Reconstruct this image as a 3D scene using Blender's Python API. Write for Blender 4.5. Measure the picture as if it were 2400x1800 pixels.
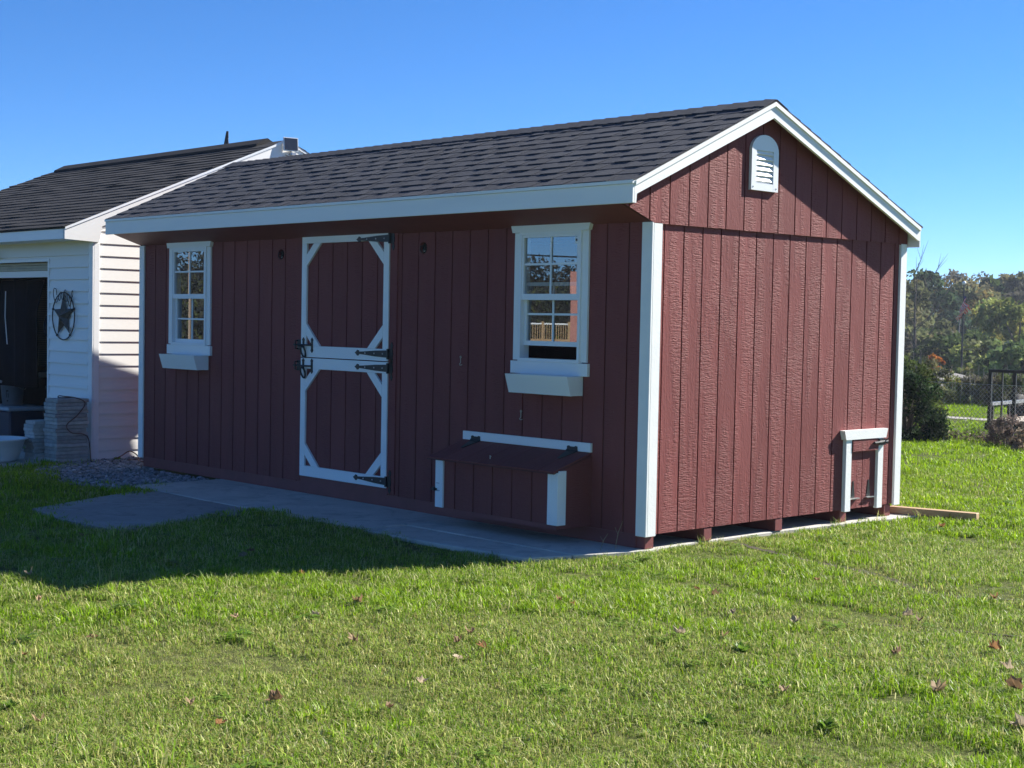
import bpy, bmesh, math, random
import numpy as np
from mathutils import Vector, Matrix

random.seed(7)
rng = np.random.default_rng(11)
R = math.radians
scene = bpy.context.scene
for o in list(bpy.data.objects):
    bpy.data.objects.remove(o)

# ------------------------------------------------------------------ camera
CAM = Vector((6.5513, -7.4784, 1.5042))
YAW, PITCH, ROLL = 0.8121, -0.0424, 0.0193
FWD = Vector((-math.sin(YAW) * math.cos(PITCH), math.cos(YAW) * math.cos(PITCH), math.sin(PITCH)))
RT = Vector((math.cos(YAW), math.sin(YAW), 0))
UP = RT.cross(FWD)
RT2 = RT * math.cos(ROLL) + UP * math.sin(ROLL)
UP2 = UP * math.cos(ROLL) - RT * math.sin(ROLL)
cd = bpy.data.cameras.new('camera')
cd.sensor_fit = 'HORIZONTAL'
cd.sensor_width = 36.0
cd.lens = 3448.39 / 2400 * 36
cd.clip_start = 0.1
cd.clip_end = 2500
cam = bpy.data.objects.new('camera', cd)
scene.collection.objects.link(cam)
mw = Matrix.Identity(4)
for i, v in enumerate((RT2, UP2, -FWD)):
    mw[0][i], mw[1][i], mw[2][i] = v
mw.translation = CAM
cam.matrix_world = mw
scene.camera = cam

# ------------------------------------------------------------------ sky, sun, exposure
SUN = Vector((0.41, 1.40, 1.0)).normalized()
world = bpy.data.worlds.new('World')
scene.world = world
world.use_nodes = True
wn = world.node_tree
wn.nodes.clear()
sky = wn.nodes.new('ShaderNodeTexSky')
sky.sky_type = 'NISHITA'
sky.sun_disc = False
sky.sun_elevation = math.asin(SUN.z)
sky.sun_rotation = math.atan2(SUN.x, SUN.y)
sky.altitude = 200
sky.air_density = 0.65
sky.dust_density = 0.0
sky.ozone_density = 10.0
bg = wn.nodes.new('ShaderNodeBackground')
bg.inputs[1].default_value = 0.061
wo = wn.nodes.new('ShaderNodeOutputWorld')
sat = wn.nodes.new('ShaderNodeHueSaturation')
sat.inputs['Saturation'].default_value = 1.08
wn.links.new(sky.outputs[0], sat.inputs['Color'])
wn.links.new(sat.outputs[0], bg.inputs[0])
wn.links.new(bg.outputs[0], wo.inputs[0])

sd = bpy.data.lights.new('sun', 'SUN')
sd.energy = 4.4
sd.angle = R(0.53)
sd.color = (1.0, 0.955, 0.88)
sun = bpy.data.objects.new('sun', sd)
scene.collection.objects.link(sun)
sun.rotation_euler = SUN.to_track_quat('Z', 'Y').to_euler()
sun.location = (4, 14, 12)

scene.view_settings.view_transform = 'Standard'
scene.view_settings.look = 'None'
scene.view_settings.gamma = 1
scene.view_settings.exposure = 1.55
scene.view_settings.use_curve_mapping = False

# ------------------------------------------------------------------ helpers
COL = scene.collection


class MB:
    """collects shapes, then links them as ONE mesh object"""
    def __init__(self):
        self.v, self.f = [], []

    def add(self, vs, fs):
        n = len(self.v)
        self.v += [tuple(p) for p in vs]
        self.f += [tuple(i + n for i in f) for f in fs]
        return self

    def box(self, x0, x1, y0, y1, z0, z1):
        return self.add([(x0, y0, z0), (x1, y0, z0), (x1, y1, z0), (x0, y1, z0), (x0, y0, z1), (x1, y0, z1), (x1, y1, z1), (x0, y1, z1)],
                        [(0, 3, 2, 1), (4, 5, 6, 7), (0, 1, 5, 4), (1, 2, 6, 5), (2, 3, 7, 6), (3, 0, 4, 7)])

    def prism(self, poly, axis, a, b):
        """extrude a 2D polygon along an axis ('x': (y,z), 'y': (x,z), 'z': (x,y))"""
        n = len(poly)
        def p3(p, t):
            return {'x': (t, p[0], p[1]), 'y': (p[0], t, p[1]), 'z': (p[0], p[1], t)}[axis]
        vs = [p3(p, a) for p in poly] + [p3(p, b) for p in poly]
        fs = [tuple(range(n))[::-1], tuple(range(n, 2 * n))]
        fs += [(i, (i + 1) % n, n + (i + 1) % n, n + i) for i in range(n)]
        return self.add(vs, fs)

    def tube(self, pts, r, n=8, cap=True):
        pts = [Vector(p) for p in pts]
        rr = r if isinstance(r, (list, tuple)) else [r] * len(pts)
        vs, fs = [], []
        prev = None
        for i, p in enumerate(pts):
            d = (pts[min(i + 1, len(pts) - 1)] - pts[max(i - 1, 0)])
            d = d.normalized() if d.length > 1e-9 else Vector((0, 0, 1))
            if prev is None:
                u = d.orthogonal().normalized()
            else:
                u = (prev - d * prev.dot(d))
                u = u.normalized() if u.length > 1e-6 else d.orthogonal().normalized()
            prev = u
            w = d.cross(u)
            for k in range(n):
                a = 2 * math.pi * k / n
                vs.append(p + (u * math.cos(a) + w * math.sin(a)) * rr[i])
        for i in range(len(pts) - 1):
            for k in range(n):
                fs.append((i * n + k, i * n + (k + 1) % n, (i + 1) * n + (k + 1) % n, (i + 1) * n + k))
        if cap:
            fs.append(tuple(range(n))[::-1])
            fs.append(tuple(range((len(pts) - 1) * n, len(pts) * n)))
        return self.add(vs, fs)

    def lathe(self, prof, c, n=24, axis='z', sx=1.0, sy=1.0):
        vs, fs = [], []
        for r, h in prof:
            for k in range(n):
                a = 2 * math.pi * k / n
                p = (r * math.cos(a) * sx, r * math.sin(a) * sy, h)
                if axis == 'y':
                    p = (p[0], p[2], p[1])
                elif axis == 'x':
                    p = (p[2], p[0], p[1])
                vs.append((c[0] + p[0], c[1] + p[1], c[2] + p[2]))
        for i in range(len(prof) - 1):
            for k in range(n):
                fs.append((i * n + k, i * n + (k + 1) % n, (i + 1) * n + (k + 1) % n, (i + 1) * n + k))
        return self.add(vs, fs)

    def build(self, name, mat, parent=None, smooth=False, bevel=0.0):
        me = bpy.data.meshes.new(name)
        me.from_pydata(self.v, [], self.f)
        bm = bmesh.new()
        bm.from_mesh(me)
        bmesh.ops.recalc_face_normals(bm, faces=bm.faces)
        bm.to_mesh(me)
        bm.free()
        me.materials.append(mat)
        if smooth:
            me.polygons.foreach_set('use_smooth', [True] * len(me.polygons))
        o = bpy.data.objects.new(name, me)
        COL.objects.link(o)
        if parent:
            o.parent = parent
        if bevel:
            m = o.modifiers.new('bevel', 'BEVEL')
            m.width = bevel
            m.segments = 1
            m.limit_method = 'ANGLE'
        return o


def box(name, mat, parent, *b, bevel=0.0):
    return MB().box(*b).build(name, mat, parent, bevel=bevel)


def empty(name, loc=(0, 0, 0)):
    o = bpy.data.objects.new(name, None)
    COL.objects.link(o)
    o.empty_display_size = 0.2
    o.location = loc
    return o


def tag(o, label, cat, group=None):
    o['label'] = label
    o['category'] = cat
    if group:
        o['group'] = group
    return o


def structure(o):
    o['kind'] = 'structure'
    return o


def stuff(o, label=None, cat=None):
    o['kind'] = 'stuff'
    if label:
        o['label'] = label
    if cat:
        o['category'] = cat
    return o


# ------------------------------------------------------------------ materials
class NT:
    def __init__(self, name):
        self.m = bpy.data.materials.new(name)
        self.m.use_nodes = True
        self.t = self.m.node_tree
        self.b = self.t.nodes['Principled BSDF']
        self.out = self.t.nodes['Material Output']

    def n(self, typ, **kw):
        nd = self.t.nodes.new('ShaderNode' + typ)
        for k, v in kw.items():
            if k.startswith('_'):
                setattr(nd, k[1:], v)
        return nd

    def l(self, a, b):
        self.t.links.new(a, b)

    def coord(self, rand=0.0, scale=(1, 1, 1)):
        tc = self.n('TexCoord')
        mp = self.n('Mapping')
        mp.inputs['Scale'].default_value = scale
        if rand:
            oi = self.n('ObjectInfo')
            ml = self.n('Math', _operation='MULTIPLY')
            ml.inputs[1].default_value = rand
            self.l(oi.outputs['Random'], ml.inputs[0])
            va = self.n('VectorMath', _operation='ADD')
            self.l(tc.outputs['Object'], va.inputs[0])
            self.l(ml.outputs[0], va.inputs[1])
            self.l(va.outputs[0], mp.inputs['Vector'])
        else:
            self.l(tc.outputs['Object'], mp.inputs['Vector'])
        return mp.outputs[0]

    def noise(self, vec, scale, detail=4, rough=0.55, dist=0.0):
        nd = self.n('TexNoise')
        nd.inputs['Scale'].default_value = scale
        nd.inputs['Detail'].default_value = detail
        nd.inputs['Roughness'].default_value = rough
        nd.inputs['Distortion'].default_value = dist
        self.l(vec, nd.inputs['Vector'])
        return nd.outputs['Fac']

    def ramp(self, fac, stops):
        r = self.n('ValToRGB')
        e = r.color_ramp.elements
        while len(e) < len(stops):
            e.new(0.5)
        for el, (p, c) in zip(e, stops):
            el.position = p
            el.color = (*c, 1) if len(c) == 3 else c
        self.l(fac, r.inputs[0])
        return r.outputs['Color']

    def math(self, op, a, b=None, clamp=False):
        nd = self.n('Math', _operation=op, _use_clamp=clamp)
        for i, x in enumerate((a, b)):
            if x is None:
                continue
            if isinstance(x, (int, float)):
                nd.inputs[i].default_value = x
            else:
                self.l(x, nd.inputs[i])
        return nd.outputs[0]

    def mixc(self, fac, a, b):
        nd = self.n('MixRGB')
        for i, x in enumerate((fac, a, b)):
            if isinstance(x, (int, float)):
                nd.inputs[i].default_value = x
            elif isinstance(x, tuple):
                nd.inputs[i].default_value = (*x, 1)
            else:
                self.l(x, nd.inputs[i])
        return nd.outputs[0]

    def bump(self, h, strength=0.3, dist=0.01):
        nd = self.n('Bump')
        nd.inputs['Strength'].default_value = strength
        nd.inputs['Distance'].default_value = dist
        self.l(h, nd.inputs['Height'])
        self.l(nd.outputs[0], self.b.inputs['Normal'])

    def set(self, col=None, rough=0.6, spec=0.4, metal=0.0):
        if isinstance(col, tuple):
            self.b.inputs['Base Color'].default_value = (*col, 1)
        elif col is not None:
            self.l(col, self.b.inputs['Base Color'])
        self.b.inputs['Roughness'].default_value = rough
        self.b.inputs['Specular IOR Level'].default_value = spec
        self.b.inputs['Metallic'].default_value = metal
        return self


def simple(name, col, rough=0.6, var=0.18, scale=8.0, bump=0.15, bscale=60.0, bdist=0.004, spec=0.4, metal=0.0, rand=0.0, stretch=(1, 1, 1)):
    """a base colour with soft wear, per-object tone and fine relief"""
    t = NT(name)
    v = t.coord(rand=31.0 if rand else 0.0, scale=stretch)
    n1 = t.noise(v, scale, 5, 0.6)
    lo = tuple(c * (1 - var) for c in col)
    hi = tuple(min(1, c * (1 + var)) for c in col)
    c = t.ramp(n1, [(0.3, lo), (0.7, hi)])
    if rand:
        oi = t.n('ObjectInfo')
        k = t.math('ADD', t.math('MULTIPLY', oi.outputs['Random'], 2 * rand), 1 - rand)
        hs = t.n('HueSaturation')
        t.l(k, hs.inputs['Value'])
        t.l(c, hs.inputs['Color'])
        c = hs.outputs[0]
    t.set(c, rough, spec, metal)
    if bump:
        t.bump(t.noise(v, bscale, 4, 0.6), bump, bdist)
    return t.m


def siding_mat(name, col, ax):
    """embossed wood-grain board: long grain along z with bands of cross ripples. ax = the horizontal axis of the board"""
    t = NT(name)
    v = t.coord(rand=37.0)
    sp = t.n('SeparateXYZ')
    t.l(v, sp.inputs[0])
    h = sp.outputs['X' if ax == 'x' else 'Y']
    z = sp.outputs['Z']

    def vec(hs, zs):
        c = t.n('CombineXYZ')
        t.l(t.math('MULTIPLY', h, hs), c.inputs[0])
        t.l(t.math('MULTIPLY', z, zs), c.inputs[1])
        return c.outputs[0]
    ripple = t.noise(vec(17, 92), 1.0, 2, 0.5, 1.0)
    grain = t.noise(vec(85, 5), 1.0, 3, 0.6, 0.8)
    figure = t.noise(vec(30, 16), 1.0, 3, 0.55, 1.6)
    mask = t.ramp(t.noise(vec(9, 1.3), 1.0, 2, 0.5), [(0.42, (0, 0, 0)), (0.56, (1, 1, 1))])
    rr = t.ramp(ripple, [(0.36, (0, 0, 0)), (0.6, (1, 1, 1))])
    hgt = t.math('ADD', t.math('MULTIPLY', t.math('MULTIPLY', rr, mask), 0.52),
                 t.math('ADD', t.math('MULTIPLY', grain, 0.5), t.math('MULTIPLY', figure, 0.5)))
    tone = t.noise(vec(2.0, 0.8), 1.0, 4, 0.6)
    c = t.ramp(tone, [(0.3, tuple(x * 0.9 for x in col)), (0.7, tuple(x * 1.1 for x in col))])
    dirt = t.noise(v, 55.0, 2, 0.5)
    c = t.mixc(t.math('MULTIPLY', t.math('GREATER_THAN', dirt, 0.75), 0.22), c, (0.36, 0.25, 0.22))
    oi = t.n('ObjectInfo')
    hs = t.n('HueSaturation')
    t.l(t.math('ADD', t.math('MULTIPLY', oi.outputs['Random'], 0.16), 0.92), hs.inputs['Value'])
    t.l(c, hs.inputs['Color'])
    t.set(hs.outputs[0], 0.7, 0.22)
    t.bump(hgt, 0.85, 0.0052)
    return t.m


RED = (0.200, 0.053, 0.049)
M = {}
M['red_front'] = siding_mat('red painted siding along x', RED, 'x')
M['red_gable'] = siding_mat('red painted siding along y', RED, 'y')
M['red'] = simple('red painted lumber', RED, 0.6, 0.12, 5, 0.3, 70, 0.004)
M['groove'] = simple('red paint in siding grooves', (0.10, 0.028, 0.028), 0.7, 0.1)
M['white'] = simple('white painted trim', (0.84, 0.84, 0.81), 0.5, 0.035, 6, 0.35, 45, 0.004, stretch=(1, 1, 1))
M['white_x'] = simple('white trim with lengthwise grain', (0.84, 0.84, 0.81), 0.5, 0.04, 6, 0.3, 40, 0.004, stretch=(0.1, 1, 1))
M['vinyl_window'] = simple('white window vinyl', (0.82, 0.83, 0.83), 0.35, 0.02, 4, 0.0)
M['vinyl'] = simple('white vinyl siding', (0.78, 0.77, 0.74), 0.42, 0.03, 2.5, 0.12, 22, 0.004, rand=0.025, stretch=(0.2, 0.2, 1))
M['black_metal'] = simple('black powder-coated iron', (0.012, 0.012, 0.013), 0.45, 0.2, 20, 0.1, 200, 0.001, spec=0.5)
M['steel'] = simple('galvanised steel', (0.45, 0.45, 0.45), 0.4, 0.1, 30, 0.0, metal=0.8)
M['brass'] = simple('gold hook', (0.45, 0.40, 0.33), 0.4, 0.1, 30, 0.0, metal=0.6)
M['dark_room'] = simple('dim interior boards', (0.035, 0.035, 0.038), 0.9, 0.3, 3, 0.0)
M['interior'] = simple('unpainted interior sheathing', (0.16, 0.12, 0.08), 0.9, 0.25, 3, 0.0)
M['lumber'] = simple('raw pressure-treated lumber', (0.42, 0.28, 0.15), 0.75, 0.2, 9, 0.3, 60, 0.004, stretch=(0.15, 1, 1))
M['soil'] = simple('brown soil', (0.045, 0.036, 0.022), 0.95, 0.3, 12, 0.6, 60, 0.02)


def shingle_mat(name, col, amount):
    t = NT(name)
    v = t.coord(rand=23.0)
    sp = t.noise(v, 420.0, 2, 0.7)
    big = t.noise(v, 9.0, 3, 0.5)
    c = t.ramp(sp, [(0.3, tuple(x * 0.45 for x in col)), (0.55, col), (0.72, tuple(x * 2.1 for x in col))])
    oi = t.n('ObjectInfo')
    hs = t.n('HueSaturation')
    t.l(t.math('ADD', t.math('MULTIPLY', oi.outputs['Random'], amount), t.math('ADD', t.math('MULTIPLY', big, 0.3), 0.85 - amount / 2)), hs.inputs['Value'])
    t.l(c, hs.inputs['Color'])
    t.set(hs.outputs[0], 0.9, 0.25)
    t.bump(sp, 0.6, 0.003)
    return t.m


M['shingle'] = shingle_mat('charcoal asphalt shingle', (0.052, 0.055, 0.066), 0.30)
M['old_shingle'] = shingle_mat('weathered black shingle', (0.034, 0.033, 0.034), 0.5)


def glass_mat():
    t = NT('window glass')
    t.t.nodes.remove(t.b)
    gl = t.n('BsdfGlossy')
    gl.inputs['Color'].default_value = (0.9, 0.95, 1.0, 1)
    gl.inputs['Roughness'].default_value = 0.004
    tr = t.n('BsdfTransparent')
    tr.inputs['Color'].default_value = (0.62, 0.66, 0.66, 1)
    lw = t.n('LayerWeight')
    lw.inputs['Blend'].default_value = 0.5
    f = t.math('ADD', t.math('MULTIPLY', t.math('POWER', lw.outputs['Facing'], 3.0), 0.5), 0.20, True)
    mx = t.n('MixShader')
    t.l(f, mx.inputs[0])
    t.l(tr.outputs[0], mx.inputs[1])
    t.l(gl.outputs[0], mx.inputs[2])
    t.l(mx.outputs[0], t.out.inputs[0])
    return t.m


M['glass'] = glass_mat()


def ground_mat():
    t = NT('lawn soil and thatch')
    v = t.coord()
    a = t.noise(v, 1.1, 6, 0.65)
    b = t.noise(v, 38.0, 4, 0.7)
    c1 = t.ramp(b, [(0.3, (0.035, 0.045, 0.012)), (0.5, (0.075, 0.10, 0.022)), (0.7, (0.16, 0.16, 0.06))])
    c2 = t.ramp(b, [(0.3, (0.05, 0.055, 0.018)), (0.6, (0.13, 0.14, 0.045)), (0.75, (0.23, 0.20, 0.10))])
    c = t.mixc(t.ramp(a, [(0.4, (0, 0, 0)), (0.62, (1, 1, 1))]), c1, c2)
    t.set(c, 0.95, 0.1)
    t.bump(b, 0.8, 0.03)
    return t.m


M['lawn'] = ground_mat()


def concrete_mat(name, lo, hi, speck):
    t = NT(name)
    v = t.coord()
    a = t.noise(v, 1.6, 6, 0.7, 0.6)
    b = t.noise(v, 130.0, 3, 0.7)
    c = t.ramp(a, [(0.32, lo), (0.68, hi)])
    c = t.mixc(t.math('MULTIPLY', t.math('GREATER_THAN', b, 0.60), speck), c, tuple(x * 0.45 for x in lo))
    stain = t.noise(v, 4.5, 5, 0.7, 1.5)
    c = t.mixc(t.ramp(stain, [(0.52, (0, 0, 0)), (0.70, (0.65, 0.65, 0.65))]), c, tuple(x * 0.6 for x in lo))
    t.set(c, 0.88, 0.2)
    t.bump(t.math('ADD', b, t.math('MULTIPLY', a, 2.0)), 0.35, 0.006)
    return t.m


M['concrete'] = concrete_mat('weathered concrete', (0.42, 0.40, 0.355), (0.56, 0.535, 0.48), 0.25)
M['asphalt'] = concrete_mat('grey old asphalt', (0.26, 0.245, 0.225), (0.36, 0.34, 0.31), 0.5)
M['paver'] = simple('grey concrete paver', (0.38, 0.375, 0.36), 0.9, 0.22, 14, 0.5, 130, 0.004, rand=0.22)
M['stone'] = simple('slate grey gravel', (0.20, 0.195, 0.20), 0.85, 0.45, 6, 0.4, 90, 0.006)


def foliage_mat(name, trans=0.35, rough=0.55, spec=0.3):
    t = NT(name)
    at = t.n('Attribute', _attribute_name='tint')
    oi = t.n('ObjectInfo')
    hs = t.n('HueSaturation')
    t.l(at.outputs['Color'], hs.inputs['Color'])
    t.l(t.math('ADD', t.math('MULTIPLY', oi.outputs['Random'], 0.4), 0.8), hs.inputs['Value'])
    t.set(hs.outputs[0], rough, spec)
    tl = t.n('BsdfTranslucent')
    t.l(hs.outputs[0], tl.inputs['Color'])
    mx = t.n('MixShader')
    mx.inputs[0].default_value = trans
    t.l(t.b.outputs[0], mx.inputs[1])
    t.l(tl.outputs[0], mx.inputs[2])
    t.l(mx.outputs[0], t.out.inputs[0])
    return t.m


M['grass'] = foliage_mat('grass blades', 0.42, 0.45, 0.22)
M['leaves'] = foliage_mat('tree leaves', 0.3, 0.8, 0.08)
M['dead_leaf'] = foliage_mat('dry fallen leaf', 0.35, 0.7, 0.2)
M['bark'] = simple('grey brown bark', (0.12, 0.095, 0.075), 0.95, 0.35, 12, 0.8, 40, 0.02)
M['pale_bark'] = simple('pale dead bark', (0.38, 0.34, 0.31), 0.95, 0.25, 12, 0.5, 40, 0.02)


def tint_mesh(me, cols_per_vert):
    at = me.color_attributes.new('tint', 'FLOAT_COLOR', 'POINT')
    arr = np.ones((len(me.vertices), 4), dtype=np.float32)
    arr[:, :3] = cols_per_vert
    at.data.foreach_set('color', arr.ravel())


# ------------------------------------------------------------------ terrain
def sst(a, b, x):
    t = np.clip((x - a) / (b - a), 0, 1)
    return t * t * (3 - 2 * t)


def ground_z(x, y):
    x = np.asarray(x, float)
    y = np.asarray(y, float)
    r = np.hypot(x, y)
    z = -0.050 - 3.2 * sst(30, 80, r) + 5.5 * sst(105, 260, r)
    z = z + 6.6 * np.clip((-x - y) / (r + 1e-6) / 1.2, 0, 1) * sst(132, 190, r)
    near = 1 - sst(16, 26, r)
    z = z + near * 0.010 * (np.sin(x * 1.3 + y * 0.7) + np.sin(y * 1.9 - x * 0.6 + 1.0))
    return z


def gz(x, y):
    return float(ground_z(x, y))


ax = np.sinh(np.linspace(-6.2, 6.2, 190)) * 900 / math.sinh(6.2)
gx, gy = np.meshgrid(ax, ax + 0.0, indexing='ij')
gzz = ground_z(gx, gy)
nn = len(ax)
gv = np.stack([gx.ravel(), gy.ravel(), gzz.ravel()], 1)
gf = []
for i in range(nn - 1):
    for j in range(nn - 1):
        gf.append((i * nn + j, (i + 1) * nn + j, (i + 1) * nn + j + 1, i * nn + j + 1))
me = bpy.data.meshes.new('lawn')
me.from_pydata(gv.tolist(), [], gf)
me.polygons.foreach_set('use_smooth', [True] * len(me.polygons))
me.materials.append(M['lawn'])
lawn = bpy.data.objects.new('lawn', me)
COL.objects.link(lawn)
structure(lawn)

SLAB = [(-5.25, -0.93), (-4.0, -0.97), (-2.6, -0.96), (-1.25, -0.93), (-0.27, -0.88), (-0.08, -0.40), (0.02, 0.02), (-0.02, 0.6), (-0.01, 1.6), (0.06, 2.5), (0.14, 3.2), (0.19, 3.45), (-5.35, 3.5)]
PATCH = [(-4.98, -0.90), (-4.62, -1.70), (-4.30, -2.32), (-3.65, -2.42), (-2.98, -2.38), (-2.86, -2.28), (-2.98, -1.85), (-3.12, -1.35), (-3.05, -0.90)]
APRON = [(-7.42, -1.02), (-7.58, -0.55), (-7.64, -0.13), (-14.0, -0.13), (-14.0, -1.9), (-8.2, -1.8), (-7.6, -1.35)]
GRAVEL = [(-7.60, -0.10), (-7.55, -0.60), (-7.2, -0.95), (-6.5, -1.32), (-5.7, -1.36), (-5.1, -1.26), (-5.27, -0.90), (-5.3, -0.02), (-6.7, -0.02), (-6.75, 3.4), (-7.60, 3.4)]
SL1 = [(-5.25, -0.93), (-4.0, -0.97), (-2.6, -0.96), (-1.906, -0.94), (-1.906, 3.5), (-5.35, 3.5)]
SL2 = [(-1.894, -0.535), (-0.145, -0.535), (-0.08, -0.40), (0.02, 0.02), (-0.02, 0.6), (-0.01, 1.6), (0.06, 2.5), (0.14, 3.2), (0.19, 3.45), (-1.894, 3.5)]
SL3 = [(-1.894, -0.94), (-1.25, -0.93), (-0.27, -0.88), (-0.15, -0.547), (-1.894, -0.547)]
for k, q in enumerate((SL1, SL2, SL3)):
    structure(MB().prism(q, 'z', -0.16, (-0.02, -0.021, -0.026)[k]).build('concrete_slab', M['concrete'], bevel=0.006))
structure(MB().prism(PATCH, 'z', -0.16, -0.025).build('asphalt_pad', M['asphalt']))
structure(MB().prism(APRON, 'z', -0.16, -0.022).build('concrete_apron', M['concrete']))


def in_poly(px, py, poly):
    c = np.zeros(len(px), bool)
    n = len(poly)
    for i in range(n):
        x1, y1 = poly[i]
        x2, y2 = poly[(i + 1) % n]
        m = ((y1 > py) != (y2 > py)) & (px < (x2 - x1) * (py - y1) / ((y2 - y1) + 1e-12) + x1)
        c ^= m
    return c


def seg_dist(px, py, pl):
    d = np.full(len(px), 1e9)
    for (x1, y1), (x2, y2) in zip(pl[:-1], pl[1:]):
        dx, dy = x2 - x1, y2 - y1
        t = np.clip(((px - x1) * dx + (py - y1) * dy) / (dx * dx + dy * dy), 0, 1)
        d = np.minimum(d, np.hypot(px - x1 - t * dx, py - y1 - t * dy))
    return d


# ------------------------------------------------------------------ the red shed
L, W = 6.793, 3.1085
ZT = 2.19
shed = empty('shed', (0, 0, -0.02))
tag(shed, 'dark red wooden shed with white trim and charcoal shingle roof', 'shed')


def P(o):
    """parent a mesh that was built in world coordinates"""
    o.parent = shed
    o.matrix_parent_inverse = Matrix.Translation((0, 0, 0.02))
    return o


def part(mb, name, mat, parent=None, **k):
    o = mb.build(name, mat, None, **k)
    if parent is None:
        return P(o)
    o.parent = parent
    return o


def rect_sub(r, holes):
    """(a0,a1,z0,z1) minus rectangles -> list of rectangles"""
    out = [r]
    for h in holes:
        nxt = []
        for a0, a1, z0, z1 in out:
            if h[0] >= a1 or h[1] <= a0 or h[2] >= z1 or h[3] <= z0:
                nxt.append((a0, a1, z0, z1))
                continue
            if h[2] > z0:
                nxt.append((a0, a1, z0, h[2]))
            if h[3] < z1:
                nxt.append((a0, a1, h[3], z1))
            m0, m1 = max(z0, h[2]), min(z1, h[3])
            if h[0] > a0:
                nxt.append((a0, h[0], m0, m1))
            if h[1] < a1:
                nxt.append((h[1], a1, m0, m1))
        out = nxt
    return [q for q in out if q[1] - q[0] > 0.002 and q[3] - q[2] > 0.002]


WINX = (-1.3145, -6.2140)                 # left casing edge of the two windows
WH = 0.7485
DX0, DX1 = -3.991, -2.787
HOLES = [(-4.337, 2.058), (-2.383, 2.070)]
openings = [(x + 0.064, x + WH - 0.064, 1.222, 2.153) for x in WINX] + [(DX0 - 0.01, DX1 + 0.01, 0.07, 2.245)]
openings += [(hx - 0.056, hx + 0.056, hz - 0.056, hz + 0.056) for hx, hz in HOLES]

# front wall: backing with openings, then one plank per strip
bk = MB()
for a0, a1, z0, z1 in rect_sub((-L, 0, 0.075, 2.30), openings):
    bk.box(a0, a1, 0.0095, 0.022, z0, z1)
fwall = part(bk, 'front_wall', M['groove'])
G = 0.0064
xs = [0.0] + [-0.2036 - 0.2032 * k for k in range(33)]
xs = [x for x in xs if x > -L + 0.03] + [-L]
for a, b in zip(xs[:-1], xs[1:]):
    groups = []
    for q in rect_sub((b + G, a - G, 0.075, 2.215), openings):
        touch = [g for g in groups if any(q[0] <= r[1] + 1e-6 and r[0] <= q[1] + 1e-6 and q[2] <= r[3] + 1e-6 and r[2] <= q[3] + 1e-6 for r in g)]
        for g in touch:
            groups.remove(g)
        groups.append(sum(touch, []) + [q])
    for g in groups:
        mb = MB()
        for a0, a1, z0, z1 in g:
            mb.box(a0, a1, 0.0, 0.0095, z0, z1)
        part(mb, 'plank', M['red_front'], fwall)

# two round cut-outs for lamps, with the box behind
for hx, hz in HOLES:
    n = 32
    outer, inner = [], []
    for k in range(n):
        a = 2 * math.pi * k / n
        c, s = math.cos(a), math.sin(a)
        m = max(abs(c), abs(s))
        outer.append((hx + 0.056 * c / m, hz + 0.056 * s / m))
        inner.append((hx + 0.046 * c, hz + 0.046 * s))
    vs = [(x, 0.0, z) for x, z in outer] + [(x, 0.0, z) for x, z in inner] + [(x, 0.03, z) for x, z in inner]
    fs = [(k, (k + 1) % n, n + (k + 1) % n, n + k) for k in range(n)] + [(n + k, n + (k + 1) % n, 2 * n + (k + 1) % n, 2 * n + k) for k in range(n)]
    pt = part(MB().add(vs, fs), 'wall_cutout', M['red_front'])
    bx = MB().lathe([(0.0005, 0.07), (0.05, 0.07), (0.05, 0.012)], (hx, 0, hz), 20, 'y')
    part(bx, 'junction_box', M['black_metal'], pt)
    wr = MB()
    for s in (-1, 1):
        wr.tube([(hx + 0.012 * s, 0.05, hz + 0.03), (hx + 0.03 * s, -0.006, hz + 0.012), (hx + 0.026 * s, -0.012, hz - 0.02), (hx + 0.008 * s, -0.004, hz - 0.036)], 0.004, 6)
    part(wr, 'wire', M['black_metal'], pt)
    part(MB().box(hx + 0.018, hx + 0.028, -0.012, -0.004, hz - 0.03, hz - 0.016), 'wire_tag', M['steel'], pt)

# gable wall (faces +x), lower field
gb = MB().box(-0.022, -0.0095, 0, W, 0.075, 2.25)
gwall = part(gb, 'gable_wall', M['groove'])
ys = [0.0] + [0.1281 + 0.2032 * k for k in range(15)] + [W]
ys = sorted(set(y for y in ys if y <= W))
for a, b in zip(ys[:-1], ys[1:]):
    if b - a < 0.02:
        continue
    part(MB().box(-0.0095, 0.0, a + G, b - G, 0.077, 2.2), 'plank', M['red_gable'], gwall)

# upper gable field, 2 cm proud, cut to the roof
AP = (1.165, 3.116)
EF = (-0.313, 2.441)
EB = (3.150, 2.334)
SF = (AP[1] - EF[1]) / (AP[0] - EF[0])
SB = (AP[1] - EB[1]) / (EB[0] - AP[0])


def roof_z(y):
    return AP[1] - SF * (AP[0] - y) if y < AP[0] else AP[1] - SB * (y - AP[0])


def gable_bottom(y):
    if y < 0.0:
        return 2.185 + (-y) / 0.31 * 0.108
    if y > W:
        return 2.165
    return 2.182 + 0.012 * y / W


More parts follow.
